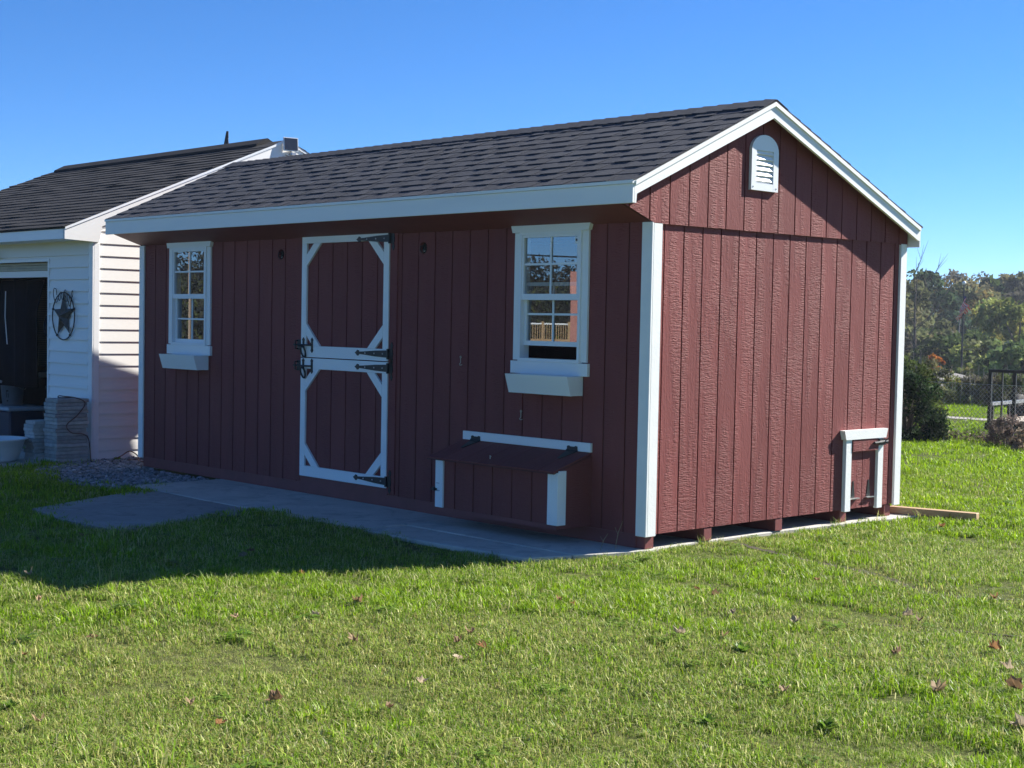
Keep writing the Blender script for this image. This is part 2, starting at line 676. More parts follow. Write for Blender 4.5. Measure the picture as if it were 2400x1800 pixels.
uw = MB()
poly = [(-0.30, gable_bottom(-0.30) + 0.002), (0.0, 2.186), (W, 2.196), (3.13, 2.168), (3.13, roof_z(3.13) - 0.03), (AP[0], AP[1] - 0.03), (-0.30, roof_z(-0.30) - 0.03)]
uw.prism(poly, 'x', -0.012, 0.0085)
upper = part(uw, 'upper_gable', M['groove'])
yu = [-0.305] + [0.153 + 0.2032 * k for k in range(-2, 16)]
yu = [y for y in yu if -0.306 <= y < 3.12] + [3.132]
yu = sorted(yu)
for a, b in zip(yu[:-1], yu[1:]):
    a2, b2 = a + G, b - G
    if b2 - a2 < 0.02:
        continue
    cut = sorted([a2, b2] + [c for c in (0.0, AP[0]) if a2 < c < b2])
    pl = [(y, gable_bottom(y)) for y in cut] + [(y, roof_z(y) - 0.032) for y in reversed(cut)]
    part(MB().prism(pl, 'x', 0.0085, 0.018), 'plank', M['red_gable'], upper)

# the two hidden walls and the floor
back = part(MB().box(-L, 0, W - 0.02, W, 0.075, 2.30), 'back_wall', M['red_front'])
part(MB().prism([(0, 0.075), (W, 0.075), (W, 2.28), (AP[0], 3.05), (0, 2.5)], 'x', -L, -L + 0.02), 'end_wall', M['red_gable'])
part(MB().box(-L + 0.02, -0.02, 0.02, W - 0.02, 0.075, 0.12), 'floor', M['interior'])
# skids (the front one shows its whole side)
for k, y in enumerate((0.0, 0.625, 1.46, 2.30, 2.93)):
    part(MB().box(-L + 0.09, -0.004, y + 0.004, y + 0.094, -0.02, 0.073), 'skid', M['red'], bevel=0.004)

# corner trim: an L of two boards at every corner
CT = 0.018
part(MB().box(-0.075, CT, -CT, -0.0005, 0.066, ZT), 'corner_trim', M['white'], bevel=0.002)
part(MB().box(0.0005, CT, 0.0, 0.087, 0.066, ZT - 0.002), 'corner_trim', M['white'], bevel=0.002)
part(MB().box(0.0005, CT + 0.004, W - 0.075, W + 0.012, 0.066, ZT + 0.004), 'corner_trim', M['white'], bevel=0.002)
part(MB().box(-L - 0.0, -L + 0.088, -CT, -0.0005, 0.066, ZT + 0.002), 'corner_trim', M['white'], bevel=0.002)

# roof: deck, shingles, fascia, rake boards, soffits
RX0, RX1 = -L - 0.115, 0.115
TH = 0.012
deck = MB().prism([(EF[0] - 0.012, EF[1] - 0.005), (AP[0], AP[1]), (EB[0] + 0.012, EB[1] - 0.005), (EB[0] + 0.012, EB[1] - 0.005 - TH), (AP[0], AP[1] - TH * 1.1), (EF[0] - 0.012, EF[1] - 0.005 - TH)], 'x', RX0 + 0.001, RX1 - 0.001)
roof = part(deck, 'roof', M['shingle'])


def slope_fn(o, up, nrm):
    """maps (x along, v up the slope, w off the deck) to a point"""
    def f(x, v, w):
        return (x, o[0] + up[0] * v + nrm[0] * w, o[1] + up[1] * v + nrm[1] * w)
    return f


lf = math.hypot(AP[0] - EF[0], AP[1] - EF[1])
uf = ((AP[0] - EF[0]) / lf, (AP[1] - EF[1]) / lf)
fF = slope_fn(EF, uf, (-uf[1], uf[0]))
lb = math.hypot(EB[0] - AP[0], AP[1] - EB[1])
ub = (-(EB[0] - AP[0]) / lb, (AP[1] - EB[1]) / lb)
fB = slope_fn(EB, ub, (ub[1], -ub[0]))


def shingle_piece(mb, f, x0, x1, v0, vh, butt, flare, vmax):
    """one tab: butt edge low and thick, head thin under the next course"""
    v1 = min(v0 + vh, vmax)
    pts = [(x0 - flare, v0, 0.0), (x1 + flare, v0, 0.0), (x1, v1, 0.0), (x0, v1, 0.0)]
    w_low = [0.002, 0.002, 0.0005, 0.0005]
    w_top = [butt, butt, 0.004, 0.004]
    vs = [f(p[0], p[1], w) for p, w in zip(pts, w_low)] + [f(p[0], p[1], w) for p, w in zip(pts, w_top)]
    return mb.add(vs, [(0, 3, 2, 1), (4, 5, 6, 7), (0, 1, 5, 4), (1, 2, 6, 5), (2, 3, 7, 6), (3, 0, 4, 7)])


EXPO = 0.1415
nc = int(math.ceil((lf - 0.06) / EXPO))
count = 0
for c in range(nc):
    v0 = -0.022 + c * EXPO
    # the under-layer of the course: one long strip, thinner than the tabs
    st = MB()
    shingle_piece(st, fF, RX0 - 0.012, RX1 + 0.012, v0 + 0.003, EXPO + 0.06, 0.0088, 0.0, lf)
    part(st, 'shingle_course', M['shingle'], roof)
    x = RX0 - 0.012 - random.random() * 0.12
    while x < RX1 + 0.012:
        wd = random.choice((0.15, 0.20, 0.26, 0.34)) * random.uniform(0.9, 1.1)
        gap = random.choice((0.05, 0.08, 0.13, 0.20))
        x0, x1 = max(x, RX0 - 0.0125), min(x + wd, RX1 + 0.0125)
        if x1 - x0 > 0.03:
            mb = MB()
            shingle_piece(mb, fF, x0, x1, v0 - random.uniform(0.0, 0.006), EXPO + 0.045, random.uniform(0.0134, 0.0152), -random.uniform(0.012, 0.04), lf)
            part(mb, 'shingle', M['shingle'], roof)
            count += 1
        x += wd + gap
mb = MB()
ncb = int(math.ceil((lb - 0.05) / EXPO))
for c in range(ncb):
    v0 = -0.03 + c * EXPO
    shingle_piece(mb, fB, RX0 - 0.012, RX1 + 0.012, v0 + 0.004, EXPO + 0.06, 0.0085, 0.0, lb)
    x = RX0 - 0.012
    while x < RX1 + 0.012:
        wd = random.choice((0.19, 0.24, 0.30, 0.36))
        x1 = min(x + wd, RX1 + 0.0125)
        if x1 - x > 0.03:
            shingle_piece(mb, fB, x, x1, v0, EXPO + 0.045, 0.017, -0.006, lb)
        x += wd + random.choice((0.035, 0.06, 0.10))
bs = part(mb, 'back_slope_shingles', M['shingle'], roof)
bs['kind'] = 'stuff'
# ridge caps
xr = RX0 - 0.014
k = 0
while xr < RX1:
    x1 = min(xr + 0.21, RX1 + 0.014)
    w0, w1 = 0.014, 0.024
    vs = []
    for xx, w in ((xr, w1), (x1, w0)):
        for th in (0.0, -0.005):
            for yy, zz in ((-0.145, -SF * 0.145), (-0.012, 0.004 - SF * 0.012), (0.012, 0.004 - SB * 0.012), (0.145, -SB * 0.145)):
                vs.append((xx, AP[0] + yy, AP[1] + zz + w + th))
    fs = [(0, 1, 9, 8), (1, 2, 10, 9), (2, 3, 11, 10), (4, 12, 13, 5), (5, 13, 14, 6), (6, 14, 15, 7), (0, 4, 5, 1), (1, 5, 6, 2), (2, 6, 7, 3), (8, 9, 13, 12), (9, 10, 14, 13), (10, 11, 15, 14), (0, 8, 12, 4), (3, 7, 15, 11)]
    part(MB().add(vs, fs), 'ridge_cap', M['shingle'], roof)
    xr += 0.142

part(MB().box(RX0, RX1 - 0.0005, EF[0] - 0.019, EF[0] - 0.0005, 2.290, 2.416), 'fascia', M['white_x'], bevel=0.002)
part(MB().box(RX0, -1.62, EF[0] - 0.030, EF[0] - 0.0005, 2.4165, 2.438), 'fascia_cap', M['white_x'])
part(MB().box(-1.617, RX1 + 0.008, EF[0] - 0.030, EF[0] - 0.0005, 2.4165, 2.438), 'fascia_cap', M['white_x'])
part(MB().box(RX0, RX1 - 0.0005, EB[0] + 0.0005, EB[0] + 0.012, 2.17, 2.32), 'fascia', M['white_x'])
for xa, xb, xc in ((RX1 - 0.022, RX1, RX1 + 0.013), (RX0 + 0.022, RX0, RX0 - 0.013)):
    hb, hc = 0.118, 0.034
    a0, a1 = sorted((xa, xb))
    c0, c1 = sorted((xa, xc))
    yf = EF[0] - 0.0003
    part(MB().prism([(yf, roof_z(yf) - hc), (AP[0], AP[1] - hc), (AP[0], AP[1] - hb), (yf + 0.024, roof_z(yf + 0.024) - hb + 0.018), (yf + 0.018, 2.292), (yf, 2.292)], 'x', a0, a1), 'rake_board', M['white'])
    part(MB().prism([(AP[0], AP[1] - hc), (EB[0], EB[1] - hc), (EB[0], EB[1] - hb + 0.005), (EB[0] - 0.02, roof_z(EB[0] - 0.02) - hb), (AP[0], AP[1] - hb)], 'x', a0, a1), 'rake_board', M['white'])
    part(MB().prism([(yf, roof_z(yf) - 0.004), (AP[0], AP[1] - 0.004), (AP[0], AP[1] - hc - 0.0005), (yf, roof_z(yf) - hc - 0.0005)], 'x', c0, c1), 'rake_cap', M['white'])
    part(MB().prism([(AP[0], AP[1] - 0.004), (EB[0], EB[1] - 0.004), (EB[0], EB[1] - hc - 0.0005), (AP[0], AP[1] - hc - 0.0005)], 'x', c0, c1), 'rake_cap', M['white'])
part(MB().prism([(-0.001, 2.192), (-0.001, 2.204), (EF[0], 2.304), (EF[0], 2.292)], 'x', RX0 + 0.12, -0.013), 'soffit', M['red'])
part(MB().box(RX0 + 0.1, -0.013, W, EB[0], 2.168, 2.178), 'soffit', M['red'])

# door frame boards
part(MB().box(DX1 + 0.006, DX1 + 0.097, -0.012, -0.0005, 0.086, 2.30), 'door_jamb', M['red_front'])
part(MB().box(DX0 - 0.084, DX0 - 0.006, -0.012, -0.0005, 0.086, 2.30), 'door_jamb', M['red_front'])
part(MB().box(DX0 - 0.006, DX1 + 0.006, -0.012, 0.004, 2.243, 2.30), 'door_header', M['red'])
part(MB().box(DX0 - 0.006, DX1 + 0.006, -0.006, 0.03, 0.075, 0.126), 'threshold', M['red'])
part(MB().box(-L + 0.09, -0.08, -0.004, 0.0035, -0.0195, 0.0745), 'skirt_board', M['red'])


def fleur(mb, x, z, y0, y1, s, up):
    """pointed leaf tip of forged hardware"""
    d = s * up
    mb.prism([(x - 0.008, z), (x + 0.008, z), (x + 0.017, z + d * 0.5), (x, z + d), (x - 0.017, z + d * 0.5)], 'y', y0, y1)


def strap_hinge(zc, parent):
    x1 = DX1 + 0.002
    mb = MB()
    y0, y1 = -0.026, -0.0205
    pl = [(x1, zc + 0.030), (x1 - 0.16, zc + 0.024), (x1 - 0.33, zc + 0.012), (x1 - 0.375, zc + 0.010)]
    t = x1 - 0.375
    tip = [(t - 0.006, zc + 0.021), (t - 0.024, zc + 0.024), (t - 0.036, zc + 0.012), (t - 0.056, zc)]
    top = pl + tip
    mb.prism(top + [(x, 2 * zc - z) for x, z in reversed(top[:-1])], 'y', y0, y1)
    h = part(mb, 'strap_hinge', M['black_metal'], parent)
    part(MB().tube([(x1 + 0.006, -0.027, zc - 0.042), (x1 + 0.006, -0.027, zc + 0.042)], 0.010, 10), 'hinge_barrel', M['black_metal'], parent)
    lf_ = MB()
    xl = x1 + 0.040
    lf_.prism([(xl - 0.03, zc - 0.04), (xl + 0.004, zc - 0.048), (xl + 0.016, zc - 0.03), (xl + 0.020, zc), (xl + 0.016, zc + 0.03), (xl + 0.004, zc + 0.048), (xl - 0.03, zc + 0.04)], 'y', -0.018, -0.0125)
    for up in (-1, 1):
        fleur(lf_, xl + 0.004, zc + up * 0.044, -0.018, -0.0125, 0.055, up)
    part(lf_, 'hinge_leaf', M['black_metal'], parent)
    bo = MB()
    for dx in (0.06, 0.17, 0.29):
        bo.lathe([(0.007, -0.0258), (0.006, -0.030), (0.0005, -0.031)], (x1 - dx, 0, zc), 8, 'y')
    part(bo, 'bolt', M['steel'], parent)


def latch(zc, parent):
    xb = DX0
    for xx in (xb + 0.042, xb + 0.168):
        mb = MB()
        mb.box(xx - 0.011, xx + 0.011, -0.027, -0.0205, zc - 0.03, zc + 0.03)
        fleur(mb, xx, zc + 0.027, -0.027, -0.0205, 0.038, 1)
        if xx > xb + 0.1:
            fleur(mb, xx, zc - 0.027, -0.027, -0.0205, 0.038, -1)
        part(mb, 'latch_plate', M['black_metal'], parent)
    part(MB().tube([(xb - 0.085, -0.036, zc), (xb + 0.175, -0.036, zc)], 0.0075, 8), 'latch_bolt', M['black_metal'], parent)
    part(MB().tube([(xb - 0.05, -0.013, zc + 0.034), (xb - 0.05, -0.046, zc + 0.034), (xb - 0.05, -0.046, zc - 0.034), (xb - 0.05, -0.013, zc - 0.034)], 0.006, 6), 'latch_keeper', M['black_metal'], parent)
    part(MB().box(xb - 0.060, xb - 0.012, -0.017, -0.0125, zc - 0.045, zc + 0.045), 'latch_keeper', M['black_metal'], parent)
    ring = []
    for k in range(21):
        a = 2 * math.pi * k / 20
        ring.append((xb + 0.062 + 0.030 * math.cos(a), -0.040 - 0.012 * math.sin(a), zc - 0.058 + 0.046 * math.sin(a)))
    part(MB().tube(ring, 0.008, 8, False), 'ring_pull', M['black_metal'], parent)


def dutch_leaf(name, z0, z1, zr0, zr1, hinges, zl):
    """one half of the door: planks, white stiles, rails and corner braces, forged hardware"""
    leaf = part(MB().box(DX0 + 0.004, DX1 - 0.004, 0.0095, 0.03, z0 + 0.003, z1 - 0.003), name, M['groove'])
    g = [-3.981, -3.775, -3.570, -3.366, -3.162, -2.958, -2.797]
    for a, b in zip(g[:-1], g[1:]):
        part(MB().box(a + G, b - G, 0.0, 0.0095, z0 + 0.004, z1 - 0.004), 'plank', M['red_front'], leaf)
    y0, y1 = -0.020, -0.0005
    sw = 0.070
    part(MB().box(DX0, DX0 + sw, y0, y1, zr0, zr1), 'stile', M['white'], leaf, bevel=0.0015)
    part(MB().box(DX1 - sw, DX1, y0, y1, zr0, zr1), 'stile', M['white'], leaf, bevel=0.0015)
    part(MB().box(DX0, DX1, y0, y1, z0, zr0 - 0.0006), 'rail', M['white_x'], leaf, bevel=0.0015)
    part(MB().box(DX0, DX1, y0, y1, zr1 + 0.0006, z1), 'rail', M['white_x'], leaf, bevel=0.0015)
    for sx, xe in ((1, DX0 + sw + 0.0006), (-1, DX1 - sw - 0.0006)):
        for sz, ze in ((1, zr0 + 0.0006), (-1, zr1 - 0.0006)):
            pl = [(xe + sx * 0.100, ze), (xe + sx * 0.200, ze), (xe, ze + sz * 0.192), (xe, ze + sz * 0.094)]
            part(MB().prism(pl, 'y', y0, y1), 'corner_brace', M['white'], leaf)
    for h in hinges:
        strap_hinge(h, leaf)
    latch(zl, leaf)
    return leaf


dutch_leaf('upper_door', 1.164, 2.234, 1.262, 2.142, (2.157, 1.222), 1.268)
dutch_leaf('lower_door', 0.131, 1.156, 0.222, 1.063, (1.106, 0.186), 1.088)


def ring_rect(mb, x0, x1, z0, z1, w, y0, y1, wb=None):
    wb = wb or w
    mb.box(x0, x0 + w, y0, y1, z0, z1)
    mb.box(x1 - w, x1, y0, y1, z0, z1)
    mb.box(x0 + w, x1 - w, y0 + 0.0004, y1, z1 - w, z1)
    mb.box(x0 + w, x1 - w, y0 + 0.0004, y1, z0, z0 + wb)
    return mb


def shed_window(x, lift, sticker):
    fx0, fx1 = x + 0.063, x + WH - 0.063
    wnd = part(ring_rect(MB(), fx0, fx1, 1.219, 2.156, 0.022, -0.032, 0.06), 'window', M['vinyl_window'])
    for a0, a1 in ((x, x + 0.0625), (x + WH - 0.0625, x + WH)):
        part(MB().box(a0, a1, -0.020, -0.0005, 1.2255, 2.1525), 'casing', M['white'], wnd, bevel=0.0015)
    c = x + WH / 2
    part(MB().prism([(c - 0.385, 2.1535), (c + 0.385, 2.1535), (c + 0.415, 2.249), (c - 0.415, 2.249)], 'y', -0.036, -0.0005), 'window_header', M['white_x'], wnd)
    part(MB().box(c - 0.392, c + 0.392, -0.027, -0.0005, 1.128, 1.2185), 'window_apron', M['white_x'], wnd, bevel=0.0015)
    sx0, sx1 = fx0 + 0.0225, fx1 - 0.0225

    def sash(z0, z1, w, wb, y0, y1, zm):
        part(ring_rect(MB(), sx0, sx1, z0, z1, w, y0, y1, wb), 'sash', M['vinyl_window'], wnd)
        ix0, ix1, iz0, iz1 = sx0 + w, sx1 - w, z0 + wb, z1 - w
        ym = y0 + 0.012
        part(MB().box(c - 0.0075, c + 0.0075, ym - 0.003, ym + 0.004, iz0, iz1), 'muntin', M['vinyl_window'], wnd)
        part(MB().box(ix0, c - 0.0076, ym - 0.003, ym + 0.004, zm - 0.0075, zm + 0.0075), 'muntin', M['vinyl_window'], wnd)
        part(MB().box(c + 0.0076, ix1, ym - 0.003, ym + 0.004, zm - 0.0075, zm + 0.0075), 'muntin', M['vinyl_window'], wnd)
        for a0, a1 in ((ix0, c - 0.0002), (c + 0.0002, ix1)):
            for b0, b1 in ((iz0, zm - 0.0002), (zm + 0.0002, iz1)):
                part(MB().add([(a0, ym + 0.0045, b0), (a1, ym + 0.0045, b0), (a1, ym + 0.0045, b1), (a0, ym + 0.0045, b1)], [(0, 1, 2, 3)]), 'pane', M['glass'], wnd)
    sash(1.664, 2.1335, 0.019, 0.044, -0.026, 0.004, 1.922)
    sash(1.2415 + lift, 1.700 + lift, 0.026, 0.034, 0.006, 0.034, 1.470 + lift)
    if sticker:
        s = part(MB().box(sx1 - 0.058, sx1 - 0.022, -0.0112, -0.0104, 2.062, 2.110), 'sticker', M['vinyl_window'], wnd)
        part(MB().lathe([(0.0005, -0.0120), (0.010, -0.0120), (0.010, -0.0113)], (sx1 - 0.040, 0, 2.088), 14, 'y'), 'sticker_mark', M['black_metal'], wnd)
    # planter hung under the window
    px1 = x + 0.702
    px0 = px1 - 0.630
    pb = MB()
    pb.prism([(-0.165, 1.127), (-0.122, 0.990), (-0.106, 0.990), (-0.149, 1.127)], 'x', px0, px1)
    pl = part(pb, 'planter_box', M['white_x'])
    for a0, a1 in ((px0 + 0.0003, px0 + 0.016), (px1 - 0.016, px1 - 0.0003)):
        part(MB().prism([(-0.148, 1.126), (-0.106, 0.991), (-0.028, 0.991), (-0.028, 1.126)], 'x', a0, a1), 'planter_side', M['white_x'], pl)
    part(MB().box(px0 + 0.0162, px1 - 0.0162, -0.105, -0.017, 0.991, 1.005), 'planter_bottom', M['white_x'], pl)
    part(MB().box(px0 + 0.0003, px1 - 0.0003, -0.0275, -0.0005, 0.9905, 1.1265), 'planter_back', M['white_x'], pl)


shed_window(WINX[0], 0.092, True)
shed_window(WINX[1], 0.0, False)

# nesting box on the front wall
NX0, NX1, NY = -1.775, -0.512, -0.335
nb = MB().box(NX0 + 0.006, NX1 - 0.006, NY + 0.0095, -0.0005, 0.085, 0.46)
nest = part(nb, 'nesting_box', M['groove'])
gx_ = [NX0, -1.575, -1.372, -1.169, -0.966, -0.763, NX1]
for a, b in zip(gx_[:-1], gx_[1:]):
    part(MB().box(a + G, b - G, NY, NY + 0.0095, 0.112, 0.485), 'plank', M['red_front'], nest)
side = [(-0.0005, 0.085), (-0.0005, 0.576), (NY + 0.003, 0.478), (NY + 0.003, 0.085)]
part(MB().prism(side, 'x', NX1 - 0.006, NX1 + 0.0035), 'box_side', M['red_gable'], nest)
part(MB().prism(side, 'x', NX0 - 0.0035, NX0 + 0.006), 'box_side', M['red_gable'], nest)
part(MB().box(NX0, NX1, NY - 0.006, NY + 0.0, 0.080, 0.1115), 'bottom_rail', M['red'], nest)
for xa, xb in ((NX0 - 0.004, NX0 + 0.080), (NX1 - 0.080, NX1 + 0.020)):
    part(MB().box(xa, xb, NY - 0.018, NY - 0.0005, 0.112, 0.474), 'corner_trim', M['white'], nest, bevel=0.0015)
part(MB().box(NX1 + 0.004, NX1 + 0.020, NY, NY + 0.066, 0.112, 0.486), 'corner_trim', M['white'], nest, bevel=0.0015)
ls = (0.596 - 0.482) / 0.365
lid = part(MB().prism([(-0.012, 0.588), (-0.375, 0.588 - 0.363 * ls), (-0.375, 0.579 - 0.363 * ls), (-0.012, 0.579)], 'x', -1.850, -0.508), 'lid', M['groove'], nest)
lx = [-1.852, -1.68, -1.477, -1.274, -1.071, -0.868, -0.665, -0.506]
for a, b in zip(lx[:-1], lx[1:]):
    part(MB().prism([(-0.010, 0.598), (-0.378, 0.598 - 0.368 * ls), (-0.378, 0.5885 - 0.368 * ls), (-0.010, 0.5885)], 'x', a + 0.003, b - 0.003), 'lid_plank', M['red_front'], nest)
part(MB().box(-1.851, -0.506, -0.022, -0.0005, 0.600, 0.664), 'hinge_board', M['white_x'], nest, bevel=0.0015)
for hx in (-1.70, -0.68):
    hm = MB()
    hm.prism([(hx - 0.05, 0.596), (hx + 0.05, 0.596), (hx + 0.05, 0.632), (hx + 0.034, 0.636), (hx + 0.02, 0.630), (hx - 0.02, 0.630), (hx - 0.034, 0.636), (hx - 0.05, 0.632)], 'y', -0.0275, -0.0225)
    hm.tube([(hx - 0.052, -0.029, 0.603), (hx + 0.052, -0.029, 0.603)], 0.0075, 8)
    yy = [(-0.03, 0.594), (-0.15, 0.594 - 0.12 * ls)]
    hm.add([(hx - 0.05, -0.028, 0.5965), (hx + 0.05, -0.028, 0.5965), (hx + 0.014, -0.16, 0.5985 - 0.15 * ls), (hx - 0.014, -0.16, 0.5985 - 0.15 * ls),
            (hx - 0.05, -0.028, 0.6015), (hx + 0.05, -0.028, 0.6015), (hx + 0.014, -0.16, 0.6035 - 0.15 * ls), (hx - 0.014, -0.16, 0.6035 - 0.15 * ls)],
           [(0, 3, 2, 1), (4, 5, 6, 7), (0, 1, 5, 4), (1, 2, 6, 5), (2, 3, 7, 6), (3, 0, 4, 7)])
    part(hm, 'lid_hinge', M['black_metal'], nest)
part(MB().tube([(-1.225, -0.31, 0.512), (-1.225, -0.31, 0.530), (-1.22, -0.318, 0.536), (-1.213, -0.31, 0.530)], 0.0035, 6), 'lid_eye', M['steel'], nest)
hk = MB().box(NX0 - 0.016, NX0 + 0.018, NY - 0.030, NY - 0.0185, 0.236, 0.252)
hk.tube([(NX0 - 0.016, NY - 0.026, 0.258), (NX0 - 0.02, NY - 0.04, 0.244), (NX0 + 0.012, NY - 0.036, 0.240)], 0.007, 6)
hk.lathe([(0.012, NY - 0.030), (0.010, NY - 0.040), (0.001, NY - 0.042)], (NX0 + 0.002, 0, 0.252), 10, 'y')
part(hk, 'box_latch', M['black_metal'], nest)
part(MB().tube([(NX0 + 0.014, NY - 0.021, 0.292), (NX0 + 0.045, NY - 0.021, 0.292)], 0.003, 6), 'staple', M['steel'], nest)
part(MB().tube([(NX0 + 0.010, NY - 0.021, 0.236), (NX0 + 0.05, NY - 0.021, 0.236)], 0.003, 6), 'staple', M['steel'], nest)

# prop hooks on the wall
for hx, hz in ((-1.226, 0.848), (-1.905, 1.225)):
    hm = MB()
    hm.tube([(hx + 0.008 * math.cos(a), -0.010, hz + 0.008 * math.sin(a)) for a in np.linspace(0, 2 * math.pi, 13)], 0.0025, 6, False)
    hm.tube([(hx, -0.010, hz - 0.008), (hx + 0.001, -0.011, hz - 0.042), (hx - 0.012, -0.011, hz - 0.056), (hx - 0.004, -0.012, hz - 0.063), (hx + 0.02, -0.012, hz - 0.058)], 0.0032, 6)
    hm.tube([(hx, 0.0, hz), (hx, -0.012, hz)], 0.003, 6)
    part(hm, 'prop_hook', M['brass'])

# gable vent with louvres
VY0, VY1, VZ0, VZS, VZT = 1.010, 1.326, 2.481, 2.768, 2.882
arch = [(VY1, VZS)] + [((VY0 + VY1) / 2 + (VY1 - VY0) / 2 * math.cos(a), VZS + (VZT - VZS) * math.sin(a)) for a in np.linspace(0.15, math.pi - 0.15, 13)] + [(VY0, VZS)]
IY0, IY1, IZ0, IZ1 = 1.066, 1.268, 2.534, 2.776
vx0, vx1 = 0.0185, 0.042
vent = part(MB().box(vx0, vx0 + 0.006, VY0 + 0.004, VY1 - 0.004, VZ0 + 0.004, VZS), 'gable_vent', M['vinyl_window'])
part(MB().box(vx0, vx1, VY0, IY0, VZ0, VZS), 'vent_frame', M['vinyl_window'], vent)
part(MB().box(vx0, vx1, IY1, VY1, VZ0, VZS), 'vent_frame', M['vinyl_window'], vent)
part(MB().box(vx0, vx1 - 0.0005, IY0, IY1, VZ0, IZ0), 'vent_frame', M['vinyl_window'], vent)
part(MB().prism(arch, 'x', vx0, vx1 - 0.0007), 'vent_arch', M['vinyl_window'], vent)
for k in range(6):
    z = IZ0 + 0.012 + k * 0.0385
    mb = MB()
    pr = [(vx0 + 0.007, z + 0.026), (vx1 - 0.006, z), (vx1 - 0.003, z + 0.006), (vx0 + 0.007, z + 0.033)]
    mb.add([(a, IY0, b) for a, b in pr] + [(a, IY1, b) for a, b in pr], [(3, 2, 1, 0), (4, 5, 6, 7), (0, 1, 5, 4), (1, 2, 6, 5), (2, 3, 7, 6), (3, 0, 4, 7)])
    part(mb, 'louvre', M['vinyl_window'], vent)
for y in (VY0 + 0.022, VY1 - 0.022):
    part(MB().lathe([(0.006, vx1), (0.005, vx1 + 0.003), (0.0004, vx1 + 0.004)], (0, y, VZ0 + 0.024), 8, 'x'), 'screw', M['steel'], vent)

# pop door for hens in the gable wall
pop = part(MB().box(0.0003, 0.004, 2.39, 2.762, 0.078, 0.63), 'pop_door', M['groove'])
for a, b in ((2.391, 2.574), (2.582, 2.761)):
    part(MB().box(0.004, 0.010, a, b, 0.08, 0.628), 'plank', M['red_gable'], pop)
part(MB().box(0.0005, 0.034, 2.312, 2.3895, 0.064, 0.629), 'door_post', M['white'], pop, bevel=0.002)
part(MB().box(0.0005, 0.034, 2.7625, 2.838, 0.064, 0.629), 'door_post', M['white'], pop, bevel=0.002)
part(MB().prism([(2.292, 0.630), (2.856, 0.630), (2.880, 0.703), (2.268, 0.703)], 'x', 0.0005, 0.046), 'door_header', M['white'], pop)
part(MB().box(0.0102, 0.040, 2.398, 2.758, 0.535, 0.624), 'door_cleat', M['red_gable'], pop)
for y in (2.452, 2.668):
    hm = MB()
    hm.prism([(y - 0.026, 0.165), (y + 0.026, 0.165), (y + 0.008, 0.285), (y + 0.007, 0.298), (y - 0.007, 0.298), (y - 0.008, 0.285)], 'x', 0.0102, 0.0135)
    part(hm, 'pop_hinge', M['black_metal'], pop)
    part(MB().box(0.0102, 0.034, y - 0.046, y + 0.066, 0.156, 0.163), 'hinge_flange', M['steel'], pop)
bm_ = MB().box(0.0345, 0.052, 2.755, 2.838, 0.572, 0.622)
bm_.tube([(0.050, 2.68, 0.592), (0.050, 2.87, 0.600)], 0.011, 8)
bm_.tube([(0.040, 2.83, 0.592), (0.06, 2.86, 0.585)], 0.006, 6)
bm_.tube([(0.050, 2.835, 0.605), (0.072, 2.858, 0.628)], 0.005, 6)
part(bm_, 'slide_bolt', M['black_metal'], pop)

# ------------------------------------------------------------------ white garage
GX, GY, GZ = -7.60, -0.10, -0.03
GL = -13.05
garage = empty('garage', (GX, GY, -0.03))
tag(garage, 'white vinyl-sided garage with dark roof and open door beside the red shed', 'garage')


def gp(mb, name, mat, parent=None, **k):
    o = mb.build(name, mat, None, **k)
    if parent is None:
        o.parent = garage
        o.matrix_parent_inverse = Matrix.Translation((-GX, -GY, 0.03))
    else:
        o.parent = parent
    return o


HY0, HYR, HYB = -0.422, 2.262, 4.946           # front eave, ridge, back eave
HZ0, HZR = 2.394, 3.530
HS = (HZR - HZ0) / (HYR - HY0)


def hroof(y):
    return HZR - HS * abs(y - HYR)


DOX0, DOX1, DOZ = -11.6, -8.59, 2.06
shell = MB()
shell.prism([(GY, -0.05), (4.62, -0.05), (4.62, 2.33), (HYR, 3.38), (GY, 2.40)], 'x', GX - 0.1, GX)
gw = gp(shell, 'gable_wall', M['vinyl'])
fs = MB()
for a0, a1, z0, z1 in rect_sub((GL, GX - 0.1, -0.05, 2.30), [(DOX0, DOX1, -0.1, DOZ)]):
    fs.box(a0, a1, GY, GY + 0.1, z0, z1)
fw = gp(fs, 'front_wall', M['vinyl'])
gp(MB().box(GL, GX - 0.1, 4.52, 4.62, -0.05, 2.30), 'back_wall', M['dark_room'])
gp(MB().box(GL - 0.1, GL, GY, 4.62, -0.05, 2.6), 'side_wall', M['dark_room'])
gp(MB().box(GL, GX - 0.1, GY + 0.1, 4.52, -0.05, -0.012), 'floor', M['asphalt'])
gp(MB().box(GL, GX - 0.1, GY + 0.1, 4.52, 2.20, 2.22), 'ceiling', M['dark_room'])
gp(MB().box(GX - 0.12, GX - 0.1005, GY + 0.1, 4.52, -0.012, 2.2), 'inner_wall', M['dark_room'])

